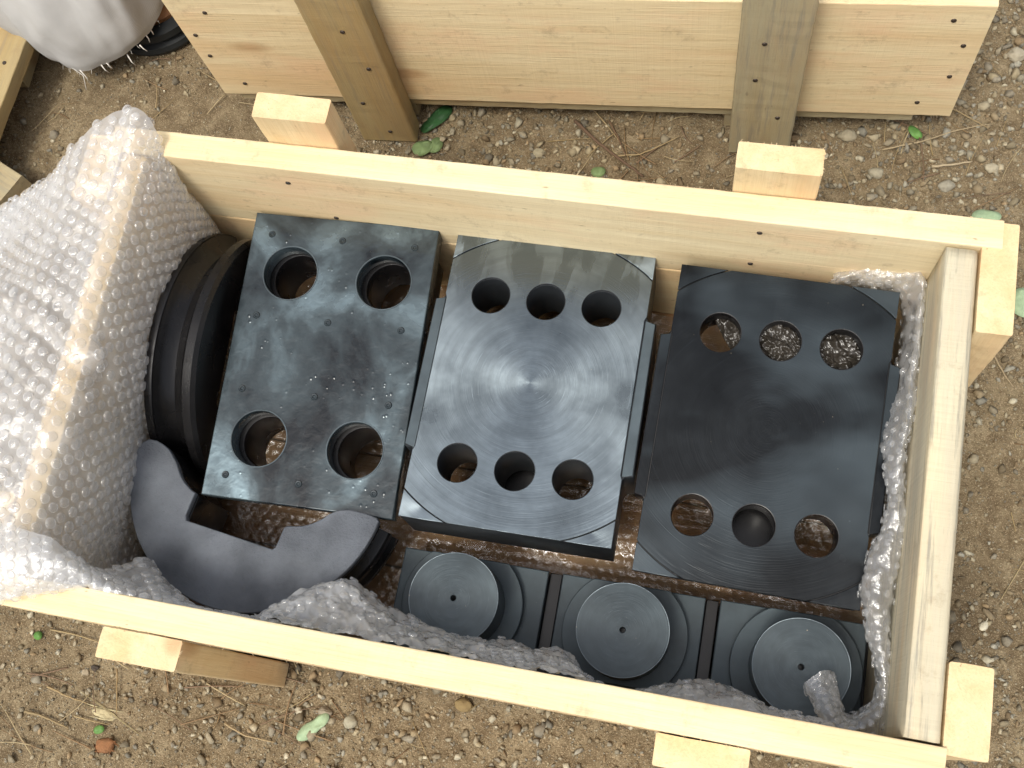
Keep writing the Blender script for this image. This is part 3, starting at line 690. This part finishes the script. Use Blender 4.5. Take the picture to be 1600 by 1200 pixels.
# three square blocks with round bosses
def block(x, y, x0, x1, label, dz=0.0):
    root = empty('boss_block', (x, y, .034), label=label, cat='steel block', group='square blocks with round bosses')
    ax, bx_ = x0-x, x1-x; yb, yf = -.380-y, -.491-y
    flat('base', [[(ax, yf), (bx_, yf), (bx_, yb), (ax, yb)]], 0, .060+dz, M_BLOCK, root, .0012)
    flat('side_rail', [[(bx_+.0008, yf), (bx_+.0145, yf), (bx_+.0145, yb), (bx_+.0008, yb)]], 0, .048, M_DARK, root, .0008)
    R_ = .069; lp = [p for p in circ(0, 0, R_, 160) if ax+.001 < p[0] < bx_-.001 and p[1] < yb-.0008 and p[1] > yf+.001]
    full = []
    for px, py in circ(0, 0, R_, 160): full.append((min(max(px, ax+.001), bx_-.001), min(max(py, yf+.001), yb-.0008)))
    flat('raised_disc', [full], .060+dz, .073+dz, M_BLOCK, root, .0008)
    b_ = .126+dz
    lathe('boss', [(.0030, b_-.020), (.0030, b_-.0005), (.0036, b_), (.0484, b_), (.0494, b_-.0009), (.0496, b_-.004), (.0496, .078+dz), (.0488, .0735+dz), (.0496, .0722+dz)], M_BLOCKTOP, root, 96)
    lathe('centre_hole', [(.0, b_-.0195), (.0030, b_-.0195)], M_DARK, root, 24)
    lathe('edge_wear', [(.0486, b_+.0001), (.0490, b_+.00015), (.0494, b_-.0003)], M_MACH, root, 96)
    return root
block(.526, -.4335, .446, .6155, 'square grey block with round boss, leftmost of the three in the near row')
block(.7105, -.4355, .6315, .7925, 'square grey block with round boss, middle of the three in the near row')
block(.8945, -.4415, .8085, .9655, 'square grey block with round boss, rightmost of three, torn wrap on its disc', .006)

# ------------------------------------------------------------------ grooved half rings
notch = [(-.155, -.012), (-.150, .006), (-.128, .010), (-.108, -.006), (-.096, -.030), (-.074, -.050), (-.068, -.052), (-.075, -.086), (.045, -.085), (.050, -.058), (.098, -.034), (.140, -.016), (.152, -.018), (.156, -.030)]
def half_ring(root, m_face, m_side, prof, legs=0.0):
    """prof: outer radius along the thickness, from face (z=0) down; inner outline follows the notch"""
    Ro = prof[0][0]
    a0, a1 = math.radians(186), math.radians(349.5)
    outer = [(math.cos(a0+(a1-a0)*i/60), math.sin(a0+(a1-a0)*i/60)) for i in range(61)]
    key = [(-.1350, .0236), (-.1186, .0166), (-.1037, .0016), (-.0926, -.0146), (-.0797, -.0257), (-.0703, -.0304), (-.0747, -.0578), (-.0723, -.0635), (.0376, -.0792), (.0408, -.0764), (.0451, -.0535), (.0483, -.0507), (.0682, -.0467), (.0852, -.0372), (.098, -.0262), (.116, -.0205), (.1370, -.0215)]
    def sm(P_, lo, hi):                                    # rounded casting outline between two corner indices
        out = []
        for i in range(lo, hi):
            p0, p1, p2, p3 = P_[max(i-1, lo)], P_[i], P_[i+1], P_[min(i+2, hi)]
            for t in (0, .25, .5, .75): out.append(tuple(.5*((2*p1[q])+(-p0[q]+p2[q])*t+(2*p0[q]-5*p1[q]+4*p2[q]-p3[q])*t*t+(-p0[q]+3*p1[q]-3*p2[q]+p3[q])*t**3) for q in (0, 1)))
        return out
    inn = sm(key, 0, 5)+key[5:10]+sm(key, 10, 16)+[key[-1]]
    top = [(x*Ro, y*Ro) for x, y in outer]
    lp = top+[(.1500, -.0245)]+inn[::-1]+[(-.1450, .0240), (-.1520, .0188), (-.1562, .010), (-.1570, -.001)]
    zt = prof[0][1]; zb = prof[-1][1]
    flat('face', [lp], zt-.010, zt, m_face, root, .0012)
    # grooved rim: swept profile along the arc, closed toward the inside
    pr = [(prof[0][0]-.046, zt-.0105)]+[(r, min(z, zt-.0102)) for r, z in prof[1:]]+[(prof[0][0]-.046, zb)]
    lathe('grooved_rim', pr, m_side, root, 60, a0+.02, a1-.02)
    core = [(x*(Ro-.045), y*(Ro-.045)) for x, y in outer]+[(.125, -.024)]+[(x*.985, y-.002) for x, y in inn[::-1]][1:-1]+[(-.128, .018)]
    flat('web', [core], zb+.001, zt-.0105, m_side, root, .001)
    for a in (a0+.02, a1-.02):                         # end faces of the rim
        V = [(r*math.cos(a), r*math.sin(a), z) for r, z in pr]; me = mesh('end_face', V, [tuple(range(len(V)))]); link('end_face', me, m_side, root)
PROF = [(.156, 0), (.156, -.0102), (.1555, -.013), (.149, -.018), (.142, -.024), (.139, -.032), (.141, -.040), (.148, -.046), (.154, -.049), (.156, -.052), (.156, -.060), (.150, -.064), (.146, -.070), (.149, -.078), (.155, -.082), (.155, -.090)]
PROF = [(r, z) for r, z in PROF]
H1 = empty('half_ring', label='flat grey grooved half ring with a square notch lying at the near left', cat='half ring', group='grooved half rings')
H1.matrix_world = T(.290, -.3432, .195) @ Matrix.Scale(.954, 4)
half_ring(H1, M_CAST, M_DARK, [(r, z*1.22) for r, z in PROF])
H2 = empty('half_ring', label='greasy black grooved half ring standing upright against the bubble wrap', cat='half ring', group='grooved half rings')
# local -Y points up, local +Z (face) looks left
H2.matrix_world = T(.147, -.190, .098) @ Matrix(((0, 0, -1, 0), (1, 0, 0, 0), (0, -1, 0, 0), (0, 0, 0, 1))) @ Matrix.Identity(4)
half_ring(H2, M_DARK, M_DARK, [(.155, 0), (.155, -.007), (.1535, -.0095), (.147, -.014), (.140, -.020), (.1365, -.028), (.138, -.036), (.143, -.042), (.149, -.0445), (.1545, -.046), (.155, -.056), (.150, -.060)])

# ------------------------------------------------------------------ bubble wrap
def cr1(p0, p1, p2, p3, t): return .5*((2*p1)+(-p0+p2)*t+(2*p0-5*p1+4*p2-p3)*t*t+(-p0+3*p1-3*p2+p3)*t**3)
class Surf:
    def __init__(s, G, wr=.002, seed=0, ridge=None, wsc=18):
        s.G = np.array(G, float); s.n, s.m = s.G.shape[:2]; s.wr = wr; s.seed = seed; s.ridge = ridge; s.wsc = wsc
    def base(s, u, v):
        G = s.G; a = u*(s.n-1); b = v*(s.m-1); i = min(int(a), s.n-2); j = min(int(b), s.m-2); fa, fb = a-i, b-j
        ci = lambda k: min(max(k, 0), s.n-1); cj = lambda k: min(max(k, 0), s.m-1)
        rows = [cr1(*[G[ci(i+di), cj(j+dj)] for dj in (-1, 0, 1, 2)], fb) for di in (-1, 0, 1, 2)]
        return Vector(cr1(*rows, fa))
    def nrm(s, u, v, e=.01):
        a = s.base(min(u+e, 1), v)-s.base(max(u-e, 0), v); b = s.base(u, min(v+e, 1))-s.base(u, max(v-e, 0))
        n = a.cross(b); return n.normalized() if n.length > 1e-12 else Vector((0, 0, 1))
    def pos(s, u, v):
        p = s.base(u, v); n = s.nrm(u, v)
        w1 = noise.noise(p*s.wsc+Vector((s.seed, 0, 0))); w2 = 1-2*abs(noise.noise(p*s.wsc*1.9+Vector((0, s.seed, 3))))
        d = s.wr*(w1*1.6+w2*.9+.35*noise.noise(p*s.wsc*6))
        if s.ridge: d += s.ridge(p)
        return p+n*d, n
    def film(s, name, nu, nv, m, parent, thick=0):
        V = [s.pos(i/nu, j/nv)[0] for i in range(nu+1) for j in range(nv+1)]
        F = [(i*(nv+1)+j, i*(nv+1)+j+1, (i+1)*(nv+1)+j+1, (i+1)*(nv+1)+j) for i in range(nu) for j in range(nv)]
        return link(name, mesh(name, V, F, True), m, parent)
    def lattice(s, pitch):
        K = 60
        lu = sum((s.base((i+1)/K, c)-s.base(i/K, c)).length for i in range(K) for c in (.3, .5, .8))/3
        cum = [0]
        for j in range(K): cum.append(cum[-1]+sum((s.base(c, (j+1)/K)-s.base(c, j/K)).length for c in (.25, .5, .75))/3)
        tot = cum[-1]; out = []; nr = int(tot/(pitch*.866))
        for r in range(nr):
            d = (r+.5)*pitch*.866
            j = max(k for k in range(K) if cum[k] <= d); v = (j+(d-cum[j])/(cum[j+1]-cum[j]+1e-9))/K
            for q in range(int(lu/pitch)):
                u = (q+.5+(.5 if r % 2 else 0))*pitch/lu
                if u < 1: out.append((u, v))
        return out
DV, DF = [], []
rr_ = [(1, -.05), (.985, .35), (.94, .68), (.84, .90), (.62, 1.0), (.30, 1.04)]
for r, z in rr_:
    for k in range(12): DV.append((r*math.cos(2*PI*k/12), r*math.sin(2*PI*k/12), z))
DV.append((0, 0, 1.05))
for q in range(len(rr_)-1):
    for k in range(12): DF.append((q*12+k, q*12+(k+1) % 12, (q+1)*12+(k+1) % 12, (q+1)*12+k))
for k in range(12): DF.append(((len(rr_)-1)*12+k, (len(rr_)-1)*12+(k+1) % 12, len(DV)-1))
dome = mesh('bubble', [(x*.0064, y*.0064, z*.0040) for x, y, z in DV], DF, True); dome.materials.append(F_BUB)
DVn = np.array([v.co[:] for v in dome.vertices])
def bubbles(root, S, pitch, singles=0, size=1.0, key=None, squash=.0, mat_=None, drop=0.0):
    fr_ = []
    for u, v in S.lattice(pitch):
        if random.random() < drop: continue                # popped bubbles
        u = min(max(u+random.gauss(0, .0012), 0), 1)
        p, n = S.pos(u, v)
        if n.z < -.6: n = -n
        q = n.to_track_quat('Z', 'Y').to_matrix().to_4x4()
        s = size*(1-.25*random.random()*squash); fr_.append((p, T(*p) @ q @ Matrix.Diagonal((s*random.uniform(.94, 1.05), s, s*random.uniform(.6, 1.1)*(1-squash*random.random()*.6), 1))))
    if key: fr_.sort(key=lambda t: key(t[0]))
    for p, M4 in fr_[:singles]: link('bubble', dome, None, root, M4)
    rest = fr_[singles:]; V, F = [], []
    for p, M4 in rest:
        b = len(V); Mn = np.array(M4); V.extend((DVn @ Mn[:3, :3].T+Mn[:3, 3]).tolist()); F.extend([tuple(b+i for i in f) for f in DF])
    if rest: link('bubbles', mesh('bubbles', V, F, True), mat_ or F_BUB, root, kind='stuff')
def lerpg(rows):                                        # rows of xyz tuples
    return [[list(p) for p in r] for r in rows]

W1 = empty('bubble_wrap', (0, 0, 0), label='large clear bubble wrap sheet draped over the left end of the open crate', cat='bubble wrap')
G = [
 [(-0.1962,-0.2247,0.2000), (-0.1075,-0.1793,0.2400), (-0.0306,-0.1367,0.2800), (0.0235,-0.0881,0.3150), (0.0525,-0.0343,0.3420), (0.1024,0.0050,0.3520), (0.1361,-0.0044,0.3500), (0.1399,-0.0332,0.3000), (0.1335,-0.0338,0.2200), (0.1247,-0.0300,0.1200), (0.1253,-0.0217,0.0500)],
 [(-.20,-.13,.18), (-.12,-.115,.24), (-.05,-.10,.285), (.01,-.085,.318), (.060,-.075,0.347), (.096,-.066,0.348), (.128,-.062,0.343), (.147,-.058,.27), (.147,-.056,.19), (.140,-.055,.10), (.155,-.055,.038)],
 [(-.20,-.20,.19), (-.12,-.19,.25), (-.05,-.18,.29), (.01,-.165,.318), (.060,-.15,0.343), (.096,-.14,0.344), (.128,-.135,0.340), (.146,-.13,.27), (.144,-.13,.19), (.146,-.13,.10), (.150,-.13,.038)],
 [(-.20,-.27,.20), (-.12,-.26,.27), (-.05,-.25,.315), (.01,-.235,.330), (.060,-.22,0.348), (.096,-.215,0.345), (.126,-.21,0.341), (.145,-.21,.27), (.143,-.21,.19), (.145,-.21,.10), (.150,-.21,.038)],
 [(-.20,-.34,.18), (-.12,-.33,.25), (-.05,-.32,.30), (.01,-.31,.325), (.060,-.30,0.344), (.096,-.295,0.344), (.128,-.29,0.340), (.146,-.29,.27), (.140,-.29,.19), (.148,-.29,.10), (.150,-.29,.038)],
 [(-.20,-.42,.19), (-.12,-.41,.26), (-.05,-.40,.305), (.01,-.39,.325), (.060,-.38,0.343), (.096,-.375,0.344), (.126,-.37,0.339), (.147,-.37,.27), (.144,-.37,.19), (.146,-.37,.10), (.150,-.37,.038)],
 [(-.20,-.48,.20), (-.12,-.48,.27), (-.05,-.475,.315), (.01,-.47,.335), (.060,-.46,0.352), (.096,-.45,0.348), (.126,-.45,0.339), (.147,-.445,.27), (.144,-.445,.19), (.146,-.445,.10), (.150,-.445,.038)],
 [(-.20,-.53,.22), (-.12,-.53,.29), (-.05,-.525,.325), (.01,-.52,.339), (.060,-.513,0.356), (.096,-.505,0.352), (.128,-.495,0.343), (.147,-.492,.27), (.144,-.492,.19), (.146,-.492,.10), (.150,-.492,.038)],
]
CR = [([(-0.0310,-0.2274,0.3300), (0.0290,-0.2238,0.3300), (0.0631,-0.2309,0.3300), (0.1036,-0.2499,0.3300), (0.1475,-0.2779,0.3300), (0.1754,-0.3026,0.3100), (0.1780,-0.3157,0.2500)], .017, .013),
      ([(-0.0084,-0.2915,0.3300), (0.0599,-0.2711,0.3300), (0.1213,-0.3013,0.3300), (0.1515,-0.3217,0.3200)], .007, .012),
      ([(0.1128,-0.0846,0.3200), (0.1126,-0.0783,0.2500), (0.1166,-0.0741,0.1700)], .006, .008),
      ([(0.0385,-0.3827,0.3300), (0.0913,-0.3438,0.3300), (0.1469,-0.3594,0.3300)], .006, .014),
      ([(0.1181,-0.0024,0.3500), (0.1141,-0.0560,0.3400), (0.1198,-0.1041,0.3300)], .006, .010)]
def crease(p):
    d_ = 0
    for pl_, h_, w__ in CR:
        best = 9
        for a_, b_ in zip(pl_[:-1], pl_[1:]):
            a_, b_ = Vector(a_), Vector(b_); t = max(0, min(1, (p-a_).dot(b_-a_)/(b_-a_).length_squared)); best = min(best, (p-a_-(b_-a_)*t).length)
        q = best/w__
        if q < 3: d_ += h_*math.exp(-q*q*1.2)-.25*h_*math.exp(-(q-1.7)**2*3)
    return d_
S1 = Surf(G, .0030, 5, crease, 14)
S1.film('film', 150, 190, F_SHEET, W1)
bubbles(W1, S1, .0143, 300, .96, key=lambda p: abs(p.x+.0)+abs(p.y+.36)*.6+(9 if p.z < .28 else 0), squash=.5)

# fold lying along the near rim and the near wall
W2 = empty('bubble_wrap', label='white folded flap of bubble wrap over the near left corner of the crate', cat='bubble wrap')
G = [
 [(0.0573,-0.4499,0.3450), (0.1015,-0.4544,0.3450), (0.1447,-0.4573,0.3430), (0.1728,-0.4676,0.3250), (0.1816,-0.4783,0.2850), (0.1882,-0.4681,0.2500), (0.1993,-0.4527,0.2150), (0.1867,-0.4798,0.1200), (0.2504,-0.5005,0.1200), (0.3102,-0.5060,0.1200)],
 [(0.0718,-0.4778,0.3520), (0.1147,-0.4803,0.3520), (0.1556,-0.4782,0.3500), (0.1876,-0.4821,0.3400), (0.2068,-0.4867,0.3150), (0.2217,-0.4814,0.2850), (0.2409,-0.4781,0.2600), (0.2425,-0.4943,0.1700), (0.2970,-0.4998,0.1800), (0.3524,-0.5017,0.2000)],
 [(0.0794,-0.5105,0.3460), (0.1200,-0.5068,0.3460), (0.1587,-0.4999,0.3430), (0.1886,-0.4955,0.3340), (0.2166,-0.4955,0.3220), (0.2463,-0.4967,0.3120), (0.2746,-0.4955,0.3000), (0.3032,-0.4984,0.2850), (0.3425,-0.4994,0.2800), (0.3864,-0.4993,0.2800)],
 [(0.0799,-0.5401,0.3310), (0.1178,-0.5261,0.3320), (0.1426,-0.5169,0.3320), (0.1698,-0.5065,0.3310), (0.2001,-0.4994,0.3210), (0.2482,-0.5016,0.3130), (0.2807,-0.5013,0.3100), (0.3127,-0.5009,0.3060), (0.3520,-0.5008,0.3040), (0.3944,-0.4995,0.3030)],
]
S2 = Surf(G, .0022, 9, None, 26)
S2.film('film', 46, 130, F_MILK, W2)
bubbles(W2, S2, .0138, 0, .9, squash=.8, drop=.12)

# crumpled strip along the near wall
W3 = empty('bubble_wrap', label='crumpled strip of bubble wrap along the inside of the near wall', cat='bubble wrap')
top = [(398,964,.298),(450,938,.29),(520,911,.27),(548,918,.26),(590,948,.25),(640,972,.245),(700,995,.25),(760,1008,.255),(840,1020,.26),(895,1032,.26),(905,1058,.27),(935,1076,.27),(1000,1086,.27),(1075,1070,.255),(1120,1076,.25),(1180,1102,.26),(1230,1122,.27),(1300,1138,.28)]
_ = '''
'''
G = [
 [(0.3493,-0.4936,0.2600), (0.3758,-0.4703,0.2500), (0.4087,-0.4430,0.2200), (0.4256,-0.4429,0.2100), (0.4558,-0.4568,0.2000), (0.4930,-0.4665,0.2000), (0.5362,-0.4748,0.2000), (0.5772,-0.4755,0.2000), (0.6307,-0.4738,0.2000), (0.6674,-0.4751,0.2000), (0.6790,-0.4889,0.2100), (0.6980,-0.4980,0.2100), (0.7396,-0.4974,0.2100), (0.7844,-0.4782,0.2000), (0.8128,-0.4775,0.2000), (0.8514,-0.4859,0.2000), (0.8821,-0.4927,0.2100), (0.9235,-0.4960,0.2200)],
 [(0.3679,-0.4977,0.2950), (0.3892,-0.4768,0.2750), (0.4169,-0.4522,0.2500), (0.4391,-0.4530,0.2450), (0.4693,-0.4655,0.2400), (0.5070,-0.4745,0.2400), (0.5494,-0.4815,0.2450), (0.5897,-0.4830,0.2500), (0.6395,-0.4813,0.2550), (0.6703,-0.4844,0.2550), (0.6822,-0.4971,0.2600), (0.7050,-0.5038,0.2600), (0.7447,-0.5031,0.2600), (0.7849,-0.4877,0.2500), (0.8149,-0.4858,0.2500), (0.8510,-0.4937,0.2600), (0.8804,-0.4988,0.2650), (0.9201,-0.5001,0.2700)],
 [(0.3751,-0.5007,0.3000), (0.3999,-0.4874,0.2850), (0.4305,-0.4729,0.2700), (0.4555,-0.4712,0.2650), (0.4884,-0.4787,0.2700), (0.5236,-0.4855,0.2750), (0.5613,-0.4905,0.2750), (0.5983,-0.4913,0.2750), (0.6465,-0.4914,0.2800), (0.6758,-0.4934,0.2800), (0.6890,-0.5028,0.2800), (0.7128,-0.5079,0.2800), (0.7488,-0.5077,0.2800), (0.7882,-0.5010,0.2750), (0.8185,-0.4989,0.2750), (0.8534,-0.5017,0.2800), (0.8818,-0.5034,0.2850), (0.9205,-0.5035,0.2900)],
 [(0.3843,-0.4991,0.3120), (0.4167,-0.4983,0.3120), (0.4524,-0.4993,0.3120), (0.4798,-0.4993,0.3120), (0.5076,-0.4992,0.3120), (0.5385,-0.4996,0.3100), (0.5742,-0.4996,0.3080), (0.6095,-0.4997,0.3060), (0.6531,-0.4994,0.3060), (0.6829,-0.4992,0.3040), (0.6981,-0.5063,0.2900), (0.7197,-0.5105,0.2900), (0.7553,-0.5109,0.2900), (0.7915,-0.5099,0.2900), (0.8219,-0.5078,0.2900), (0.8561,-0.5071,0.2900), (0.8845,-0.5074,0.2900), (0.9235,-0.5057,0.2900)],
]
S3 = Surf(G, .0040, 21, None, 48)
S3.film('film', 40, 300, F_MILK, W3)
bubbles(W3, S3, .0135, 0, .80, squash=1.0, drop=.3)

# narrow torn ribbon along the right wall
W4 = empty('bubble_wrap', label='narrow torn ribbon of bubble wrap hanging along the weathered right wall', cat='bubble wrap')
G = [
 [(0.8787,-0.0258,0.1700), (0.9134,-0.0284,0.1800), (0.9390,-0.0333,0.1800), (0.9706,-0.0241,0.1200), (0.9795,-0.0673,0.1000), (0.9712,-0.1120,0.1200), (0.9622,-0.1603,0.1400), (0.9586,-0.1998,0.1500), (0.9655,-0.2435,0.1700), (0.9653,-0.2846,0.1700), (0.9553,-0.3159,0.1700), (0.9528,-0.3536,0.1600), (0.9635,-0.3955,0.1500), (0.9732,-0.4186,0.1500), (0.9764,-0.4533,0.1500), (0.9619,-0.4730,0.1500), (0.9456,-0.4813,0.1600), (0.9341,-0.4702,0.1800), (0.9280,-0.4590,0.1850), (0.9227,-0.4437,0.1850)],
 [(0.8727,-0.0387,0.2050), (0.9060,-0.0370,0.2150), (0.9301,-0.0397,0.2150), (0.9516,-0.0426,0.2000), (0.9578,-0.0925,0.1900), (0.9544,-0.1293,0.1900), (0.9483,-0.1757,0.2000), (0.9455,-0.2134,0.2100), (0.9532,-0.2550,0.2200), (0.9530,-0.2944,0.2200), (0.9438,-0.3218,0.2200), (0.9402,-0.3607,0.2200), (0.9499,-0.4019,0.2100), (0.9594,-0.4251,0.2100), (0.9632,-0.4598,0.2100), (0.9530,-0.4785,0.2100), (0.9371,-0.4874,0.2100), (0.9275,-0.4753,0.2100), (0.9232,-0.4620,0.2050), (0.9182,-0.4429,0.2000)],
 [(0.8759,-0.0421,0.2250), (0.9070,-0.0336,0.2320), (0.9322,-0.0376,0.2320), (0.9571,-0.0402,0.2250), (0.9613,-0.0901,0.2250), (0.9585,-0.1399,0.2250), (0.9572,-0.1823,0.2280), (0.9536,-0.2172,0.2300), (0.9575,-0.2575,0.2350), (0.9609,-0.2959,0.2350), (0.9562,-0.3254,0.2350), (0.9522,-0.3606,0.2350), (0.9570,-0.4008,0.2250), (0.9637,-0.4283,0.2250), (0.9680,-0.4630,0.2250), (0.9585,-0.4872,0.2250), (0.9370,-0.4965,0.2250), (0.9211,-0.4853,0.2250), (0.9129,-0.4691,0.2150), (0.9075,-0.4466,0.2100)],
 [(0.8789,-0.0331,0.2150), (0.9098,-0.0271,0.2350), (0.9387,-0.0293,0.2350), (0.9643,-0.0345,0.2450), (0.9678,-0.0806,0.2400), (0.9675,-0.1418,0.2350), (0.9685,-0.1835,0.2380), (0.9637,-0.2172,0.2360), (0.9650,-0.2553,0.2300), (0.9716,-0.2923,0.2250), (0.9716,-0.3236,0.2200), (0.9665,-0.3563,0.2200), (0.9678,-0.3959,0.2120), (0.9732,-0.4289,0.2120), (0.9775,-0.4644,0.2120), (0.9685,-0.4953,0.2120), (0.9403,-0.5041,0.2120), (0.9183,-0.4939,0.2120), (0.9051,-0.4750,0.2050), (0.8973,-0.4580,0.2030)],
 [(0.8813,-0.0238,0.1900), (0.9158,-0.0159,0.2000), (0.9455,-0.0181,0.2000), (0.9804,-0.0116,0.1700), (0.9806,-0.0637,0.1700), (0.9778,-0.1268,0.1700), (0.9787,-0.1698,0.1700), (0.9710,-0.2089,0.1800), (0.9688,-0.2493,0.1900), (0.9764,-0.2866,0.1800), (0.9743,-0.3203,0.1800), (0.9714,-0.3524,0.1700), (0.9718,-0.3937,0.1600), (0.9771,-0.4249,0.1600), (0.9816,-0.4609,0.1600), (0.9730,-0.4887,0.1600), (0.9457,-0.4975,0.1700), (0.9243,-0.4881,0.1800), (0.9102,-0.4724,0.1900), (0.9022,-0.4552,0.1900)],
]
S4 = Surf([list(r) for r in zip(*G)], .0026, 33, None, 55)
S4.film('film', 300, 26, F_RIB, W4)
bubbles(W4, S4, .0135, 0, .62, squash=1.0)

# liner pressed down on the crate floor
W5 = empty('bubble_wrap', label='oily brownish bubble wrap liner spread over the crate floor', cat='bubble wrap')
LX = np.arange(.155, .968, .0024); LY = np.arange(-.492, -.036, .0024)
def lz(x, y):
    p = .0125; r = round(y/(p*.866)); ox = .5*p*(r % 2); c = (round((x-ox)/p)*p+ox, r*p*.866)
    b = max(0, 1-((x-c[0])**2+(y-c[1])**2)/(.0052**2))**.5*.0026
    wv = .004*noise.noise(Vector((x*22, y*22, 1)))+.005*(1-abs(noise.noise(Vector((x*12, y*16, 7)))*2))*.5
    edge = max(0, .965-x); up = .05*math.exp(-(edge/.012)**2)
    return .036+wv+b*(.5+.5*noise.noise(Vector((x*15, y*15, 3))))+up
V = [(x, y, lz(x, y)) for x in LX for y in LY]; ny2 = len(LY)
F = [(i*ny2+j, i*ny2+j+1, (i+1)*ny2+j+1, (i+1)*ny2+j) for i in range(len(LX)-1) for j in range(ny2-1)]
link('film', mesh('film', V, [f[::-1] for f in F], True), F_LINER, W5)

W6 = empty('bubble_wrap', label='dark glossy oiled bubble wrap seen through the upper holes of the right steel plate', cat='bubble wrap')
F_OILY = metal('oily_wrap_film', (.035, .030, .024), 0, .22, spec=.55)
Mq = pose(.829, -.2132, .2156, -.0129, .0919, -.0015)
def PQ(x, y, z): return tuple(Mq @ Vector((x, y, z)))
G = [[PQ(x+dx, y, z) for x, z in ((-.075, -.030), (-.04, -.024), (0, -.020), (.04, -.022), (.092, -.026))] for y, dx in ((.128, 0), (.105, .012), (.085, .028), (.066, .045))]
S6 = Surf(G, .0042, 50, None, 95)
S6.film('film', 60, 150, F_OILY, W6)

def bar(c, r, z1, label):
    o = empty('steel_bar', (c[0], c[1], .036), label=label, cat='steel bar')
    lathe('shaft', [(0, z1-.036), (r-.002, z1-.036), (r, z1-.038), (r, 0)], M_DARK, o, 48)
bar((0.5642,-0.2841,0.1000), .026, .112, 'black steel bar end seen down the middle lower hole of the machined plate')
bar((0.8295,-0.3062,0.1400), .027, .145, 'black glossy bar end seen down the middle lower hole of the dark oily plate')
